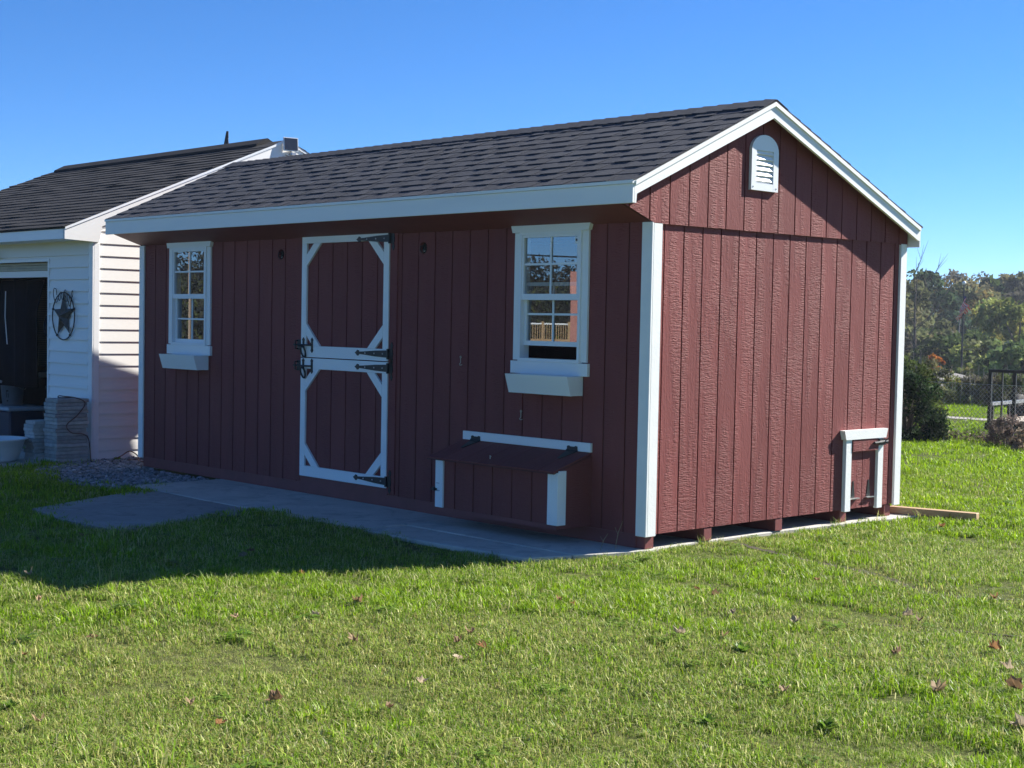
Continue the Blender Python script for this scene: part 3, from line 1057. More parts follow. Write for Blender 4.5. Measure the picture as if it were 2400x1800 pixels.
EX = 0.1278
z = 1.597 - EX * 13
row = 0
while z < 3.4:
    zt_ = z + EX + 0.004
    yb0, yb1 = GY + 0.066, 4.55
    ylim = lambda zz: (HYR - (HZR - 0.07 - zz) / HS, HYR + (HZR - 0.07 - zz) / HS)
    a0, a1 = max(yb0, ylim(z)[0]), min(yb1, ylim(z)[1])
    b0, b1 = max(yb0, ylim(zt_)[0]), min(yb1, ylim(zt_)[1])
    zb_ = max(z, -0.028)
    if a1 - a0 > 0.1 and b1 > b0 and zt_ > 0.02:
        xb, xt = GX + 0.0135, GX + 0.002
        vs = [(GX, a0, zb_), (GX, a1, zb_), (GX, b1, zt_), (GX, b0, zt_), (xb, a0, zb_), (xb, a1, zb_), (xt, b1, zt_), (xt, b0, zt_)]
        gp(MB().add(vs, [(0, 3, 2, 1), (4, 5, 6, 7), (0, 1, 5, 4), (1, 2, 6, 5), (2, 3, 7, 6), (3, 0, 4, 7)]), 'siding_board', M['vinyl'], gw)
    zf = z + 0.009
    zft = zf + EX + 0.004
    if zft > 0.02 and zf < 2.2:
        if zf >= DOZ + 0.03:
            spans = [(GL, GX - 0.068)]
        else:
            spans = [(GL, DOX0 - 0.03), (DOX1 + 0.032, GX - 0.068)]
        zf0, zf1 = max(zf, -0.028), min(zft, 2.29)
        for s0, s1 in spans:
            vs = [(s0, GY, zf0), (s1, GY, zf0), (s1, GY, zf1), (s0, GY, zf1), (s0, GY - 0.023, zf0), (s1, GY - 0.023, zf0), (s1, GY - 0.002, zf1), (s0, GY - 0.002, zf1)]
            gp(MB().add(vs, [(0, 3, 2, 1), (4, 5, 6, 7), (0, 1, 5, 4), (1, 2, 6, 5), (2, 3, 7, 6), (3, 0, 4, 7)]), 'siding_board', M['vinyl'], fw)
    z += EX
    row += 1
gp(MB().box(GX - 0.068, GX + 0.018, GY - 0.018, GY - 0.0005, -0.03, 2.30), 'corner_post', M['vinyl_window'], bevel=0.003)
gp(MB().box(GX + 0.0005, GX + 0.018, GY, GY + 0.066, -0.03, 2.40), 'corner_post', M['vinyl_window'], bevel=0.003)
# door opening trim
gp(MB().box(DOX1, DOX1 + 0.030, GY - 0.022, GY + 0.1, -0.02, DOZ + 0.03), 'door_trim', M['vinyl_window'])
gp(MB().box(DOX0 - 0.03, DOX0, GY - 0.022, GY + 0.1, -0.02, DOZ + 0.03), 'door_trim', M['vinyl_window'])
gp(MB().box(DOX0, DOX1 - 0.0005, GY - 0.022, GY + 0.1, DOZ, DOZ + 0.03), 'door_trim', M['vinyl_window'])
rd = gp(MB().box(DOX0 + 0.02, DOX1 - 0.01, GY + 0.06, GY + 0.10, 1.895, 1.965), 'overhead_door', M['vinyl'])
beige = simple('beige door liner', (0.42, 0.38, 0.28), 0.7, 0.15, 6, 0.1)
for k, zz in enumerate((1.968, 1.998, 2.028)):
    gp(MB().box(DOX0 + 0.02, DOX1 - 0.01, GY + 0.045 + 0.012 * (k % 2), GY + 0.11, zz, zz + 0.027), 'door_section', beige, rd)
# fascia, rake, roof
gp(MB().box(GL - 0.05, GX + 0.0295, HY0 - 0.02, HY0, HZ0 - 0.13, HZ0 - 0.012), 'fascia', M['vinyl_window'])
gp(MB().box(GL - 0.05, GX + 0.001, HY0 + 0.0005, GY, HZ0 - 0.128, HZ0 - 0.116), 'soffit', M['vinyl_window'])
rk = MB()
rk.prism([(HY0 - 0.02, hroof(HY0 - 0.02) - 0.002), (HYR, HZR - 0.002), (HYR, HZR - 0.165), (GY + 0.075, hroof(GY + 0.075) - 0.15), (GY + 0.045, 2.245), (HY0 - 0.02, HZ0 - 0.132)], 'x', GX + 0.019, GX + 0.045)
gp(rk, 'rake_board', M['vinyl'])
gp(MB().prism([(HYR, HZR - 0.002), (HYB, hroof(HYB) - 0.002), (HYB, hroof(HYB) - 0.15), (HYR, HZR - 0.165)], 'x', GX + 0.019, GX + 0.045), 'rake_board', M['vinyl'])
gp(MB().prism([(HY0 - 0.02, hroof(HY0 - 0.02) + 0.006), (HYR, HZR + 0.006), (HYR, HZR - 0.026), (HY0 - 0.02, hroof(HY0 - 0.02) - 0.026)], 'x', GX + 0.0455, GX + 0.058), 'drip_edge', M['vinyl_window'])
gp(MB().prism([(HYR, HZR + 0.006), (HYB, hroof(HYB) + 0.006), (HYB, hroof(HYB) - 0.026), (HYR, HZR - 0.026)], 'x', GX + 0.0455, GX + 0.058), 'drip_edge', M['vinyl_window'])
gp(MB().prism([(GY + 0.02, hroof(GY + 0.02) - 0.155), (HYR, HZR - 0.17), (4.55, hroof(4.55) - 0.155), (4.55, hroof(4.55) - 0.18), (HYR, HZR - 0.20), (GY + 0.02, hroof(GY + 0.02) - 0.18)], 'x', GX + 0.0005, GX + 0.0188), 'frieze', M['vinyl_window'])
# small triangular vent in the peak
tv = MB()
ty, tz, tw_, th_ = 2.325, 3.325, 0.40, 0.165
tv.prism([(ty - tw_, tz - th_), (ty, tz), (ty + tw_, tz - th_), (ty + tw_ - 0.08, tz - th_), (ty, tz - 0.034), (ty - tw_ + 0.08, tz - th_)], 'x', GX + 0.02, GX + 0.04)
gp(tv, 'peak_vent', M['vinyl_window'])
hd = MB()
hd.prism([(HY0 - 0.03, hroof(HY0 - 0.03)), (HYR, HZR), (HYB + 0.03, hroof(HYB + 0.03)), (HYB + 0.03, hroof(HYB + 0.03) - 0.015), (HYR, HZR - 0.017), (HY0 - 0.03, hroof(HY0 - 0.03) - 0.015)], 'x', GL - 0.1, GX + 0.0445)
hr = gp(hd, 'roof', M['old_shingle'])
lh = math.hypot(HYR - HY0, HZR - HZ0)
uh = ((HYR - HY0) / lh, (HZR - HZ0) / lh)
fH = slope_fn((HY0, HZ0), uh, (-uh[1], uh[0]))
fHB = slope_fn((HYB, HZ0), (-uh[0], uh[1]), (uh[1], uh[0]))
for c in range(int(lh / 0.127)):
    v0 = -0.04 + c * 0.127
    mb = MB()
    nseg = 18
    xs_ = np.linspace(GL - 0.11, GX + 0.062, nseg + 1)
    # each course: strip with a slightly wavy, lifted lower edge
    lo, hi = [], []
    for xx in xs_:
        lo.append((xx, v0 + random.uniform(-0.004, 0.004), random.uniform(0.010, 0.016) + (0.008 if random.random() < 0.06 else 0)))
    vs = []
    for xx, vv, ww in lo:
        vs += [fH(xx, vv, 0.001), fH(xx, vv, ww), fH(xx, min(v0 + 0.17, lh), 0.003)]
    fcs = []
    for k in range(nseg):
        a = 3 * k
        fcs += [(a, a + 3, a + 4, a + 1), (a + 1, a + 4, a + 5, a + 2)]
    fcs += [(0, 1, 2), (3 * nseg, 3 * nseg + 2, 3 * nseg + 1)]
    gp(mb.add(vs, fcs), 'shingle_course', M['old_shingle'], hr)
mb = MB()
for c in range(int(lh / 0.127)):
    v0 = -0.04 + c * 0.127
    shingle_piece(mb, fHB, GL - 0.11, GX + 0.062, v0, 0.17, 0.013, 0.0, lh)
o = gp(mb, 'back_slope_shingles', M['old_shingle'], hr)
o['kind'] = 'stuff'
# ridge vent
rv = MB()
rv.prism([(HYR - 0.16, HZR - HS * 0.16 + 0.012), (HYR - 0.15, HZR - HS * 0.15 + 0.036), (HYR, HZR + 0.05), (HYR + 0.15, HZR - HS * 0.15 + 0.036), (HYR + 0.16, HZR - HS * 0.16 + 0.012)], 'x', GL + 0.05, -7.93)
gp(rv, 'ridge_vent', M['old_shingle'], hr)
# window with blinds on the far inner wall
bw = gp(MB().box(GL + 0.002, GL + 0.03, 1.35, 2.45, 0.76, 2.02), 'inner_window', simple('dark grey window', (0.10, 0.10, 0.09), 0.5, 0.1))  # opaque dark grey board behind the blind slats
blind_m = simple('beige blind slat', (0.36, 0.31, 0.23), 0.6, 0.1)
for k in range(40):
    zz = 0.775 + k * 0.031
    gp(MB().box(GL + 0.032, GL + 0.052, 1.36, 2.44, zz, zz + 0.024), 'blind_slat', blind_m, bw)
gp(MB().box(GL + 0.002, GL + 0.2, 1.2, 2.6, 0.60, 0.67), 'shelf', M['vinyl'])

# solar panel of the gable light
sp_ = empty('solar_panel', (-7.50, 2.29, 3.48))
tag(sp_, 'small white-framed solar panel mounted at the garage roof peak', 'solar panel')
panel_m = simple('solar cell', (0.025, 0.028, 0.04), 0.25, 0.1, 5, 0.0, spec=0.6)
sp_.rotation_euler = (0, R(-6), R(-10))
pf = MB().box(-0.018, 0.0, -0.090, 0.090, -0.078, 0.078).build('panel_frame', M['vinyl_window'], sp_)
MB().box(0.0005, 0.004, -0.081, 0.081, -0.069, 0.069).build('solar_cell', panel_m, sp_)
MB().tube([(-0.018, 0.02, -0.03), (-0.05, 0.03, -0.06), (-0.09, 0.03, -0.08)], 0.014, 8).build('bracket', M['steel'], sp_)
MB().box(-0.10, -0.03, 0.005, 0.075, -0.115, -0.085).build('lamp_head', M['steel'], sp_)

# antenna on the far side of the ridge
an = empty('roof_antenna', (-9.57, 2.75, 3.30))
tag(an, 'dark antenna mast with thin stays rising behind the garage ridge', 'antenna')
MB().tube([(0.0, 0, 0), (0.01, 0, 0.54)], [0.024, 0.016], 8).build('mast', M['black_metal'], an)
MB().tube([(-0.17, 0, 0.0), (0.0, 0, 0.52)], 0.014, 6).build('strut', M['black_metal'], an)
MB().tube([(0.02, 0, 0.46), (0.16, 0, 0.05)], 0.004, 5).build('stay', M['steel'], an)

# flood lamp at the left edge of the garage front
fl = empty('wall_lamp', (-9.86, GY - 0.02, 2.155))
tag(fl, 'white round flood lamp above the garage door opening', 'lamp')
MB().lathe([(0.0005, 0.0), (0.05, 0.0), (0.05, -0.03), (0.0005, -0.032)], (0, 0, 0), 16, 'y').build('lamp_base', M['vinyl_window'], fl, smooth=False)
MB().lathe([(0.0005, -0.032), (0.022, -0.033), (0.036, -0.07), (0.042, -0.11), (0.040, -0.118), (0.0005, -0.116)], (0.01, 0, -0.012), 16, 'y').build('lamp_head', M['vinyl_window'], fl, smooth=True)

# star ornament in a wire ring
stc = Vector((-8.19, GY - 0.03, 1.47))
star = empty('wall_star', stc)
tag(star, 'rusty dark metal star in a wire ring on the garage wall', 'ornament')
star_m = simple('dark rusty tin', (0.075, 0.066, 0.058), 0.55, 0.35, 14, 0.2, 80, 0.002, metal=0.4)
wire_m = M['black_metal']
pts = []
for k in range(10):
    a = math.pi / 2 + k * math.pi / 5 + 0.02
    r_ = 0.245 if k % 2 == 0 else 0.098
    pts.append((r_ * math.cos(a), 0.0, r_ * math.sin(a)))
vs = [(0, -0.055, 0), (0, 0.004, 0)] + pts
fsx = [(0, 2 + k, 2 + (k + 1) % 10) for k in range(10)] + [(1, 2 + (k + 1) % 10, 2 + k) for k in range(10)]
MB().add(vs, fsx).build('star', star_m, star)
MB().tube([(0.253 * math.cos(a), -0.004, 0.253 * math.sin(a)) for a in np.linspace(0, 2 * math.pi, 41)], 0.0065, 6, False).build('ring', wire_m, star)
kn = MB()
for k in (2, 4, 6, 8):
    a = math.pi / 2 + k * math.pi / 5 + 0.02
    kn.lathe([(0.0005, -0.014), (0.012, -0.01), (0.014, 0.0), (0.012, 0.01), (0.0005, 0.014)], (0.25 * math.cos(a), -0.004, 0.25 * math.sin(a)), 8)
kn.build('knob', wire_m, star)


def script_wire(strokes, name):
    mb = MB()
    for st in strokes:
        P_ = [Vector((x, -0.014, z_)) for x, z_ in st]
        sm = []
        for i in range(len(P_) - 1):
            p0, p1, p2, p3 = P_[max(i - 1, 0)], P_[i], P_[i + 1], P_[min(i + 2, len(P_) - 1)]
            for t in np.linspace(0, 1, 5)[:-1]:
                sm.append(0.5 * ((2 * p1) + (p2 - p0) * t + (2 * p0 - 5 * p1 + 4 * p2 - p3) * t * t + (3 * p1 - p0 - 3 * p2 + p3) * t ** 3))
        sm.append(P_[-1])
        mb.tube(sm, 0.0042, 5)
    return mb.build(name, wire_m, star)


# the wire script curls across the top of the ring
script_wire([[(-0.135, 0.225), (-0.15, 0.285), (-0.20, 0.295), (-0.215, 0.235), (-0.18, 0.16), (-0.135, 0.15), (-0.10, 0.20), (-0.075, 0.245)],
             [(-0.075, 0.245), (-0.10, 0.20), (-0.075, 0.165), (-0.05, 0.20), (-0.06, 0.25), (-0.02, 0.25), (-0.02, 0.19), (0.005, 0.18), (0.02, 0.245)],
             [(0.02, 0.17), (0.03, 0.25), (0.06, 0.19), (0.075, 0.26), (0.055, 0.28), (0.035, 0.25), (0.07, 0.16), (0.095, 0.16), (0.10, 0.23)],
             [(0.10, 0.23), (0.115, 0.16), (0.14, 0.155), (0.15, 0.21), (0.14, 0.13), (0.17, 0.115), (0.20, 0.25), (0.225, 0.27), (0.225, 0.22), (0.19, 0.17), (0.175, 0.08), (0.205, 0.07)]], 'script_wire')

# things inside and in front of the garage
cloth_m = simple('dark blue tarp curtain', (0.005, 0.007, 0.012), 0.9, 0.3, 8, 0.3, 30, 0.01, spec=0.1)
cu = []
for i in range(41):
    u = i / 40
    xx = -11.5 + u * 2.0
    yy = 0.25 + 0.035 * math.sin(u * 34) + 0.02 * math.sin(u * 13 + 1)
    cu.append((xx, yy))
vs, fsx = [], []
for i, (xx, yy) in enumerate(cu):
    pull = 0.22 * max(0, (i - 30) / 10) ** 1.5
    for j, zz in enumerate((1.88, 1.5, 0.95, 0.62)):
        sw_ = (0.0, 1.0, 1.0, 1.0)[j] * pull
        vs.append((xx - sw_, yy + 0.01 * j * math.sin(i), zz))
for i in range(40):
    for j in range(3):
        a = i * 4 + j
        fsx.append((a, a + 4, a + 5, a + 1))
ct = MB().add(vs, fsx).build('curtain', cloth_m, None, smooth=True)
sm_ = ct.modifiers.new('thick', 'SOLIDIFY')
sm_.thickness = 0.004
tag(ct, 'dark tarp curtain hanging in the garage door opening', 'curtain')
rope = MB().tube([(-10.34, 0.20, 1.75), (-10.33, 0.19, 1.45), (-10.27, 0.19, 1.12)], 0.006, 6).build('pull_cord', M['vinyl_window'])
tag(rope, 'pale cord hanging against the dark tarp in the garage', 'cord')

bk_m = simple('grey plastic pail', (0.16, 0.18, 0.20), 0.45, 0.1)
bucket = empty('bucket', (-10.58, 0.40, 0.372))
tag(bucket, 'grey plastic bucket with dark print standing inside the garage', 'bucket')
MB().lathe([(0.0005, 0.0), (0.115, 0.0), (0.14, 0.27), (0.152, 0.272), (0.154, 0.30), (0.146, 0.31), (0.13, 0.302), (0.108, 0.01), (0.0005, 0.01)], (0, 0, 0), 28).build('pail', bk_m, bucket, smooth=True)
MB().tube([(0.155 * math.cos(a), 0.155 * math.sin(a), 0.285 - 0.09 * math.sin(a + 0.9) ** 2) for a in np.linspace(-0.9, math.pi - 0.9, 15)], 0.004, 6).build('bail_handle', M['steel'], bucket)
pr_ = MB()
for (c0, c1), (z0, z1) in (((-1.02, -0.78), (0.17, 0.19)), ((-1.02, -0.95), (0.10, 0.17)), ((-0.85, -0.78), (0.10, 0.15)), ((-0.98, -0.82), (0.05, 0.07))):
    rr = lambda zz: 0.1155 + 0.025 * zz / 0.27 + 0.0012
    vs = [(rr(z) * math.cos(a), rr(z) * math.sin(a), z) for a, z in ((c0, z0), (c1, z0), (c1, z1), (c0, z1))]
    pr_.add(vs, [(0, 1, 2, 3)])
pr_.build('print', M['black_metal'], bucket)
tote = empty('storage_tote', (-10.58, 0.42, -0.012))
tag(tote, 'dark blue storage tote with pale lid under the grey bucket', 'tote')
MB().prism([(-0.36, -0.22), (0.36, -0.22), (0.36, 0.22), (-0.36, 0.22)], 'z', 0.0, 0.335).build('tub', simple('navy plastic', (0.012, 0.02, 0.045), 0.5, 0.1), tote, bevel=0.02)
MB().prism([(-0.39, -0.25), (0.39, -0.25), (0.39, 0.25), (-0.39, 0.25)], 'z', 0.335, 0.383).build('lid', simple('pale plastic lid', (0.40, 0.42, 0.44), 0.5, 0.08), tote, bevel=0.012)
bin_ = empty('waste_bin', (-9.55, 0.62, -0.012))
tag(bin_, 'olive square bin just inside the right side of the garage door', 'bin')
olive = simple('olive plastic', (0.045, 0.05, 0.035), 0.6, 0.2)
MB().add([(-0.14, -0.14, 0), (0.14, -0.14, 0), (0.14, 0.14, 0), (-0.14, 0.14, 0), (-0.19, -0.19, 0.62), (0.19, -0.19, 0.62), (0.19, 0.19, 0.62), (-0.19, 0.19, 0.62)],
         [(0, 3, 2, 1), (4, 5, 6, 7), (0, 1, 5, 4), (1, 2, 6, 5), (2, 3, 7, 6), (3, 0, 4, 7)]).build('bin_body', olive, bin_, bevel=0.01)
MB().box(-0.205, 0.205, -0.205, 0.205, 0.62, 0.66).build('bin_rim', olive, bin_, bevel=0.008)
bag = MB()
bag.lathe([(0.0005, 0.0), (0.07, 0.01), (0.10, 0.08), (0.095, 0.16), (0.06, 0.235), (0.02, 0.27), (0.012, 0.36)], (-9.46, 0.32, 1.22), 14, sx=1.0, sy=0.5)
bo = bag.build('bag', cloth_m, None, smooth=True)
tag(bo, 'black bag hanging inside the garage door on the right', 'bag')
box_m = simple('brown carton', (0.16, 0.13, 0.10), 0.9, 0.2)
cb = MB().box(-10.12, -9.86, 0.62, 0.92, -0.012, 0.30).build('carton', box_m, None, bevel=0.004)
tag(cb, 'dim carton between the tote and the bin in the garage', 'carton')

# enamel basin on the apron
basin = empty('basin', (-7.96, -0.98, -0.022))
tag(basin, 'white plastic basin standing on the garage apron', 'basin')
MB().lathe([(0.0005, 0.0), (0.19, 0.0), (0.22, 0.02), (0.285, 0.215), (0.312, 0.225), (0.312, 0.236), (0.275, 0.234), (0.205, 0.022), (0.0005, 0.014)], (0, 0, 0), 40).build('tub', simple('white plastic basin', (0.78, 0.78, 0.76), 0.35, 0.03), basin, smooth=True)

# two stacks of pavers, every paver its own
ordn = ['topmost', 'second from the top', 'third from the top', 'fourth from the top', 'fifth from the top', 'sixth from the top', 'seventh from the top', 'eighth from the top', 'ninth from the top', 'tenth from the top', 'eleventh from the top', 'twelfth from the top', 'thirteenth from the top', 'fourteenth from the top', 'fifteenth from the top', 'sixteenth from the top', 'lowest']


def stack(cx, cy, w, d, n, h, rz, which, seed, z0):
    rr = random.Random(seed)
    for k in range(n):
        hh = h - 0.0022
        mb = MB().box(-w / 2, w / 2, -d / 2, d / 2, 0, hh)
        o = mb.build('paver', M['paver'], None, bevel=0.004)
        o.location = (cx + rr.uniform(-0.012, 0.012), cy + rr.uniform(-0.012, 0.012), z0 + k * h)
        o.rotation_euler = (0, 0, rz + rr.uniform(-0.03, 0.03))
        i = n - 1 - k
        word = 'lowest' if k == 0 else ordn[i]
        tag(o, 'grey concrete paver, %s in the %s stack beside the garage door' % (word, which), 'paver', 'pavers in the %s stack' % which)


stack(-7.615, -0.385, 0.255, 0.355, 17, 0.0381, 0.03, 'taller', 3, -0.022)
stack(-7.905, -0.52, 0.20, 0.27, 11, 0.0372, 0.05, 'shorter', 5, -0.022)
cord_m = simple('brown rubber cord', (0.10, 0.045, 0.035), 0.6, 0.1)


def smooth_path(P_, n=6):
    P_ = [Vector(p) for p in P_]
    sm = []
    for i in range(len(P_) - 1):
        p0, p1, p2, p3 = P_[max(i - 1, 0)], P_[i], P_[i + 1], P_[min(i + 2, len(P_) - 1)]
        for t in np.linspace(0, 1, n + 1)[:-1]:
            sm.append(0.5 * ((2 * p1) + (p2 - p0) * t + (2 * p0 - 5 * p1 + 4 * p2 - p3) * t * t + (3 * p1 - p0 - 3 * p2 + p3) * t ** 3))
    sm.append(P_[-1])
    return sm


co = MB().tube(smooth_path([(-7.60, -0.33, 0.634), (-7.60, -0.47, 0.634), (-7.56, -0.49, 0.655), (-7.53, -0.45, 0.65), (-7.50, -0.34, 0.635), (-7.465, -0.25, 0.58), (-7.468, -0.33, 0.46), (-7.468, -0.45, 0.36), (-7.468, -0.40, 0.28), (-7.468, -0.27, 0.26), (-7.50, -0.19, 0.20), (-7.51, -0.16, 0.0), (-7.45, -0.18, -0.03)]), 0.0055, 6).build('extension_cord', cord_m, None, smooth=True)
tag(co, 'thin brown cord looping over the taller paver stack', 'cord')
co = MB().tube(smooth_path([(-7.50, 0.10, -0.025), (-7.52, 0.20, 0.01), (-7.50, 0.28, 0.055), (-7.44, 0.33, 0.02), (-7.36, 0.30, -0.02), (-7.40, 0.22, -0.025), (-7.30, 0.27, -0.02), (-7.20, 0.22, -0.025), (-7.1, 0.3, -0.02)]), 0.006, 6).build('extension_cord', simple('red brown cord', (0.16, 0.05, 0.03), 0.6, 0.1), None, smooth=True)
tag(co, 'reddish cord coiled on the gravel between garage and shed', 'cord')

# gravel: one mass of small stones
gv_, gf_ = [], []
ico = [(0, 0, 1), (0.894, 0, 0.447), (0.276, 0.851, 0.447), (-0.724, 0.526, 0.447), (-0.724, -0.526, 0.447), (0.276, -0.851, 0.447), (0.724, 0.526, -0.447), (-0.276, 0.851, -0.447), (-0.894, 0, -0.447), (-0.276, -0.851, -0.447), (0.724, -0.526, -0.447), (0, 0, -1)]
icf = [(0, 1, 2), (0, 2, 3), (0, 3, 4), (0, 4, 5), (0, 5, 1), (1, 6, 2), (2, 7, 3), (3, 8, 4), (4, 9, 5), (5, 10, 1), (6, 7, 2), (7, 8, 3), (8, 9, 4), (9, 10, 5), (10, 6, 1), (11, 7, 6), (11, 8, 7), (11, 9, 8), (11, 10, 9), (11, 6, 10)]
ico = np.array(ico)
N = 11000
px = rng.uniform(-7.6, -5.0, N)
py = rng.uniform(-1.45, 2.2, N)
ok = in_poly(px, py, GRAVEL) & ~in_poly(px, py, PATCH)
# thin ragged edge towards the grass
edge = seg_dist(px, py, [(-7.55, -0.60), (-7.2, -0.95), (-6.5, -1.32), (-5.7, -1.36), (-5.1, -1.26)])
ok &= (edge > rng.uniform(0, 0.22, N))
px, py = px[ok], py[ok]
stone_v, stone_f, stone_c = [], [], []
for i in range(len(px)):
    s = rng.uniform(0.008, 0.019) * (1.5 if rng.random() < 0.08 else 1)
    q = ico * (1 + rng.uniform(-0.22, 0.22, (12, 1)))
    q = q * np.array([s * rng.uniform(0.9, 1.5), s * rng.uniform(0.8, 1.2), s * rng.uniform(0.5, 0.8)])
    a = rng.uniform(0, 6.28)
    tl = rng.uniform(-0.5, 0.5)
    ca, sa = math.cos(a), math.sin(a)
    rot = np.array([[ca, -sa, 0], [sa, ca, 0], [0, 0, 1]]) @ np.array([[1, 0, 0], [0, math.cos(tl), -math.sin(tl)], [0, math.sin(tl), math.cos(tl)]])
    q = q @ rot.T
    q += np.array([px[i], py[i], gz(px[i], py[i]) + 0.012 + rng.uniform(0, 0.022)])
    stone_v.append(q)
    stone_f += [tuple(j + 12 * i for j in f) for f in icf]
    stone_c.append(np.repeat(np.clip(rng.normal(1.0, 0.28), 0.4, 1.9), 12))
me = bpy.data.meshes.new('gravel')
me.from_pydata(np.concatenate(stone_v).tolist(), [], stone_f)
cc = np.concatenate(stone_c)[:, None] * np.array([[0.27, 0.265, 0.27]])
tint_mesh(me, cc)
gm = NT('gravel stones')
at = gm.n('Attribute', _attribute_name='tint')
gm.set(at.outputs['Color'], 0.85, 0.25)
gm.bump(gm.noise(gm.coord(), 120, 3), 0.4, 0.004)
me.materials.append(gm.m)
gr = bpy.data.objects.new('gravel', me)
COL.objects.link(gr)
stuff(gr, 'blue-grey gravel between the garage and the shed', 'gravel')

# ------------------------------------------------------------------ lumber by the far corner
lm = MB().box(-0.36, 0.36, -0.045, 0.045, 0, 0.056).build('lumber', M['lumber'], None, bevel=0.004)
lm.location = (0.245, 3.27, -0.019)
lm.rotation_euler = (0, 0.0, R(14))
tag(lm, 'raw wooden beam lying on the ground behind the far shed corner', 'beam')

# ------------------------------------------------------------------ grass
def vnoise(x, y, s, seed):
    """smooth value noise 0..1"""
    g = np.random.default_rng(seed).random((64, 64))
    u, v = x * s + 100.3, y * s + 57.7
    i, j = np.floor(u).astype(int), np.floor(v).astype(int)
    fu, fv = u - i, v - j
    fu, fv = fu * fu * (3 - 2 * fu), fv * fv * (3 - 2 * fv)
    a, b = g[i % 64, j % 64], g[(i + 1) % 64, j % 64]
    c, d = g[i % 64, (j + 1) % 64], g[(i + 1) % 64, (j + 1) % 64]
    return (a * (1 - fu) + b * fu) * (1 - fv) + (c * (1 - fu) + d * fu) * fv


GREEN = [(0.157, 0.268, 0.020), (0.205, 0.331, 0.026), (0.265, 0.382, 0.042), (0.113, 0.205, 0.018)]
BRIGHT = [(0.232, 0.382, 0.011), (0.302, 0.433, 0.015), (0.178, 0.302, 0.009)]
STRAW = [(0.39, 0.40, 0.11), (0.48, 0.47, 0.17), (0.30, 0.27, 0.09), (0.33, 0.39, 0.09)]
BLUE = [(0.20, 0.29, 0.06), (0.25, 0.34, 0.08)]


def tuft(name, n, rad, h0, h1, w, pal, lean=0.55, pale=0.10):
    V, F, Cc = [], [], []
    for i in range(n):
        a = rng.uniform(0, 2 * math.pi)
        r_ = rad * math.sqrt(rng.random())
        bx, by = r_ * math.cos(a), r_ * math.sin(a)
        hd_ = rng.uniform(0, 2 * math.pi)
        ln = abs(rng.normal(0, lean)) + 0.1
        h = rng.uniform(h0, h1)
        dx, dy = math.cos(hd_), math.sin(hd_)
        wx, wy = -dy * w * 0.5 * rng.uniform(0.7, 1.3), dx * w * 0.5 * rng.uniform(0.7, 1.3)
        m1 = h * 0.55
        o1, o2 = m1 * ln * 0.55, h * ln * 1.25
        zt_ = h * max(0.25, 1 - 0.28 * ln * ln)
        k = len(V)
        V += [(bx - wx, by - wy, -0.012), (bx + wx, by + wy, -0.012), (bx + dx * o1 - wx * 0.8, by + dy * o1 - wy * 0.8, m1), (bx + dx * o1 + wx * 0.8, by + dy * o1 + wy * 0.8, m1), (bx + dx * o2, by + dy * o2, zt_)]
        F += [(k, k + 1, k + 3, k + 2), (k + 2, k + 3, k + 4)]
        c = np.array(pal[rng.integers(len(pal))] if rng.random() > pale else (0.50, 0.49, 0.23)) * rng.uniform(0.55, 1.4)
        Cc += [c] * 5
    me = bpy.data.meshes.new(name)
    me.from_pydata(V, [], F)
    tint_mesh(me, np.array(Cc))
    me.materials.append(M['grass'])
    return bpy.data.objects.new(name, me)


def clover(name):
    V, F, Cc = [], [], []
    for i in range(16):
        a = rng.uniform(0, 6.28)
        r_ = 0.05 * math.sqrt(rng.random())
        c0 = np.array([r_ * math.cos(a), r_ * math.sin(a), rng.uniform(0.02, 0.045)])
        col = np.array((0.14, 0.235, 0.03)) * rng.uniform(0.7, 1.4)
        for q in range(3):
            b = a + q * 2.09
            d = np.array([math.cos(b), math.sin(b), rng.uniform(-0.2, 0.35)]) * 0.013
            s = np.array([-math.sin(b), math.cos(b), 0]) * 0.009
            k = len(V)
            V += [tuple(c0), tuple(c0 + d * 0.7 + s), tuple(c0 + d * 1.5), tuple(c0 + d * 0.7 - s)]
            F += [(k, k + 1, k + 2, k + 3)]
            Cc += [col] * 4
    me = bpy.data.meshes.new(name)
    me.from_pydata(V, [], F)
    tint_mesh(me, np.array(Cc))
    me.materials.append(M['grass'])
    return bpy.data.objects.new(name, me)


tufts = bpy.data.collections.new('grass_tufts')
TV = []
for k in range(5):
    TV.append(tuft('tuft_%02d' % len(TV), 46, 0.085, 0.022, 0.052, 0.0042, GREEN + GREEN + BRIGHT + STRAW[:2], 0.8))
for k in range(4):
    TV.append(tuft('tuft_%02d' % len(TV), 46, 0.085, 0.018, 0.044, 0.0042, GREEN + GREEN + BLUE + STRAW, 0.9, 0.13))
for k in range(3):
    TV.append(tuft('tuft_%02d' % len(TV), 56, 0.09, 0.014, 0.038, 0.0042, STRAW + STRAW + GREEN + BLUE, 0.95, 0.14))
TV.append(clover('tuft_12'))
TV.append(tuft('tuft_13', 34, 0.06, 0.03, 0.065, 0.0055, BRIGHT, 0.6))
for k in range(3):
    TV.append(tuft('tuft_%02d' % len(TV), 40, 0.17, 0.03, 0.055, 0.0075, BRIGHT + BRIGHT + GREEN[1:2], 0.7, 0.02))
TV.append(tuft('tuft_17', 18, 0.05, 0.06, 0.13, 0.005, GREEN[:2] + STRAW[:2], 0.5))
for o in TV:
    tufts.objects.link(o)

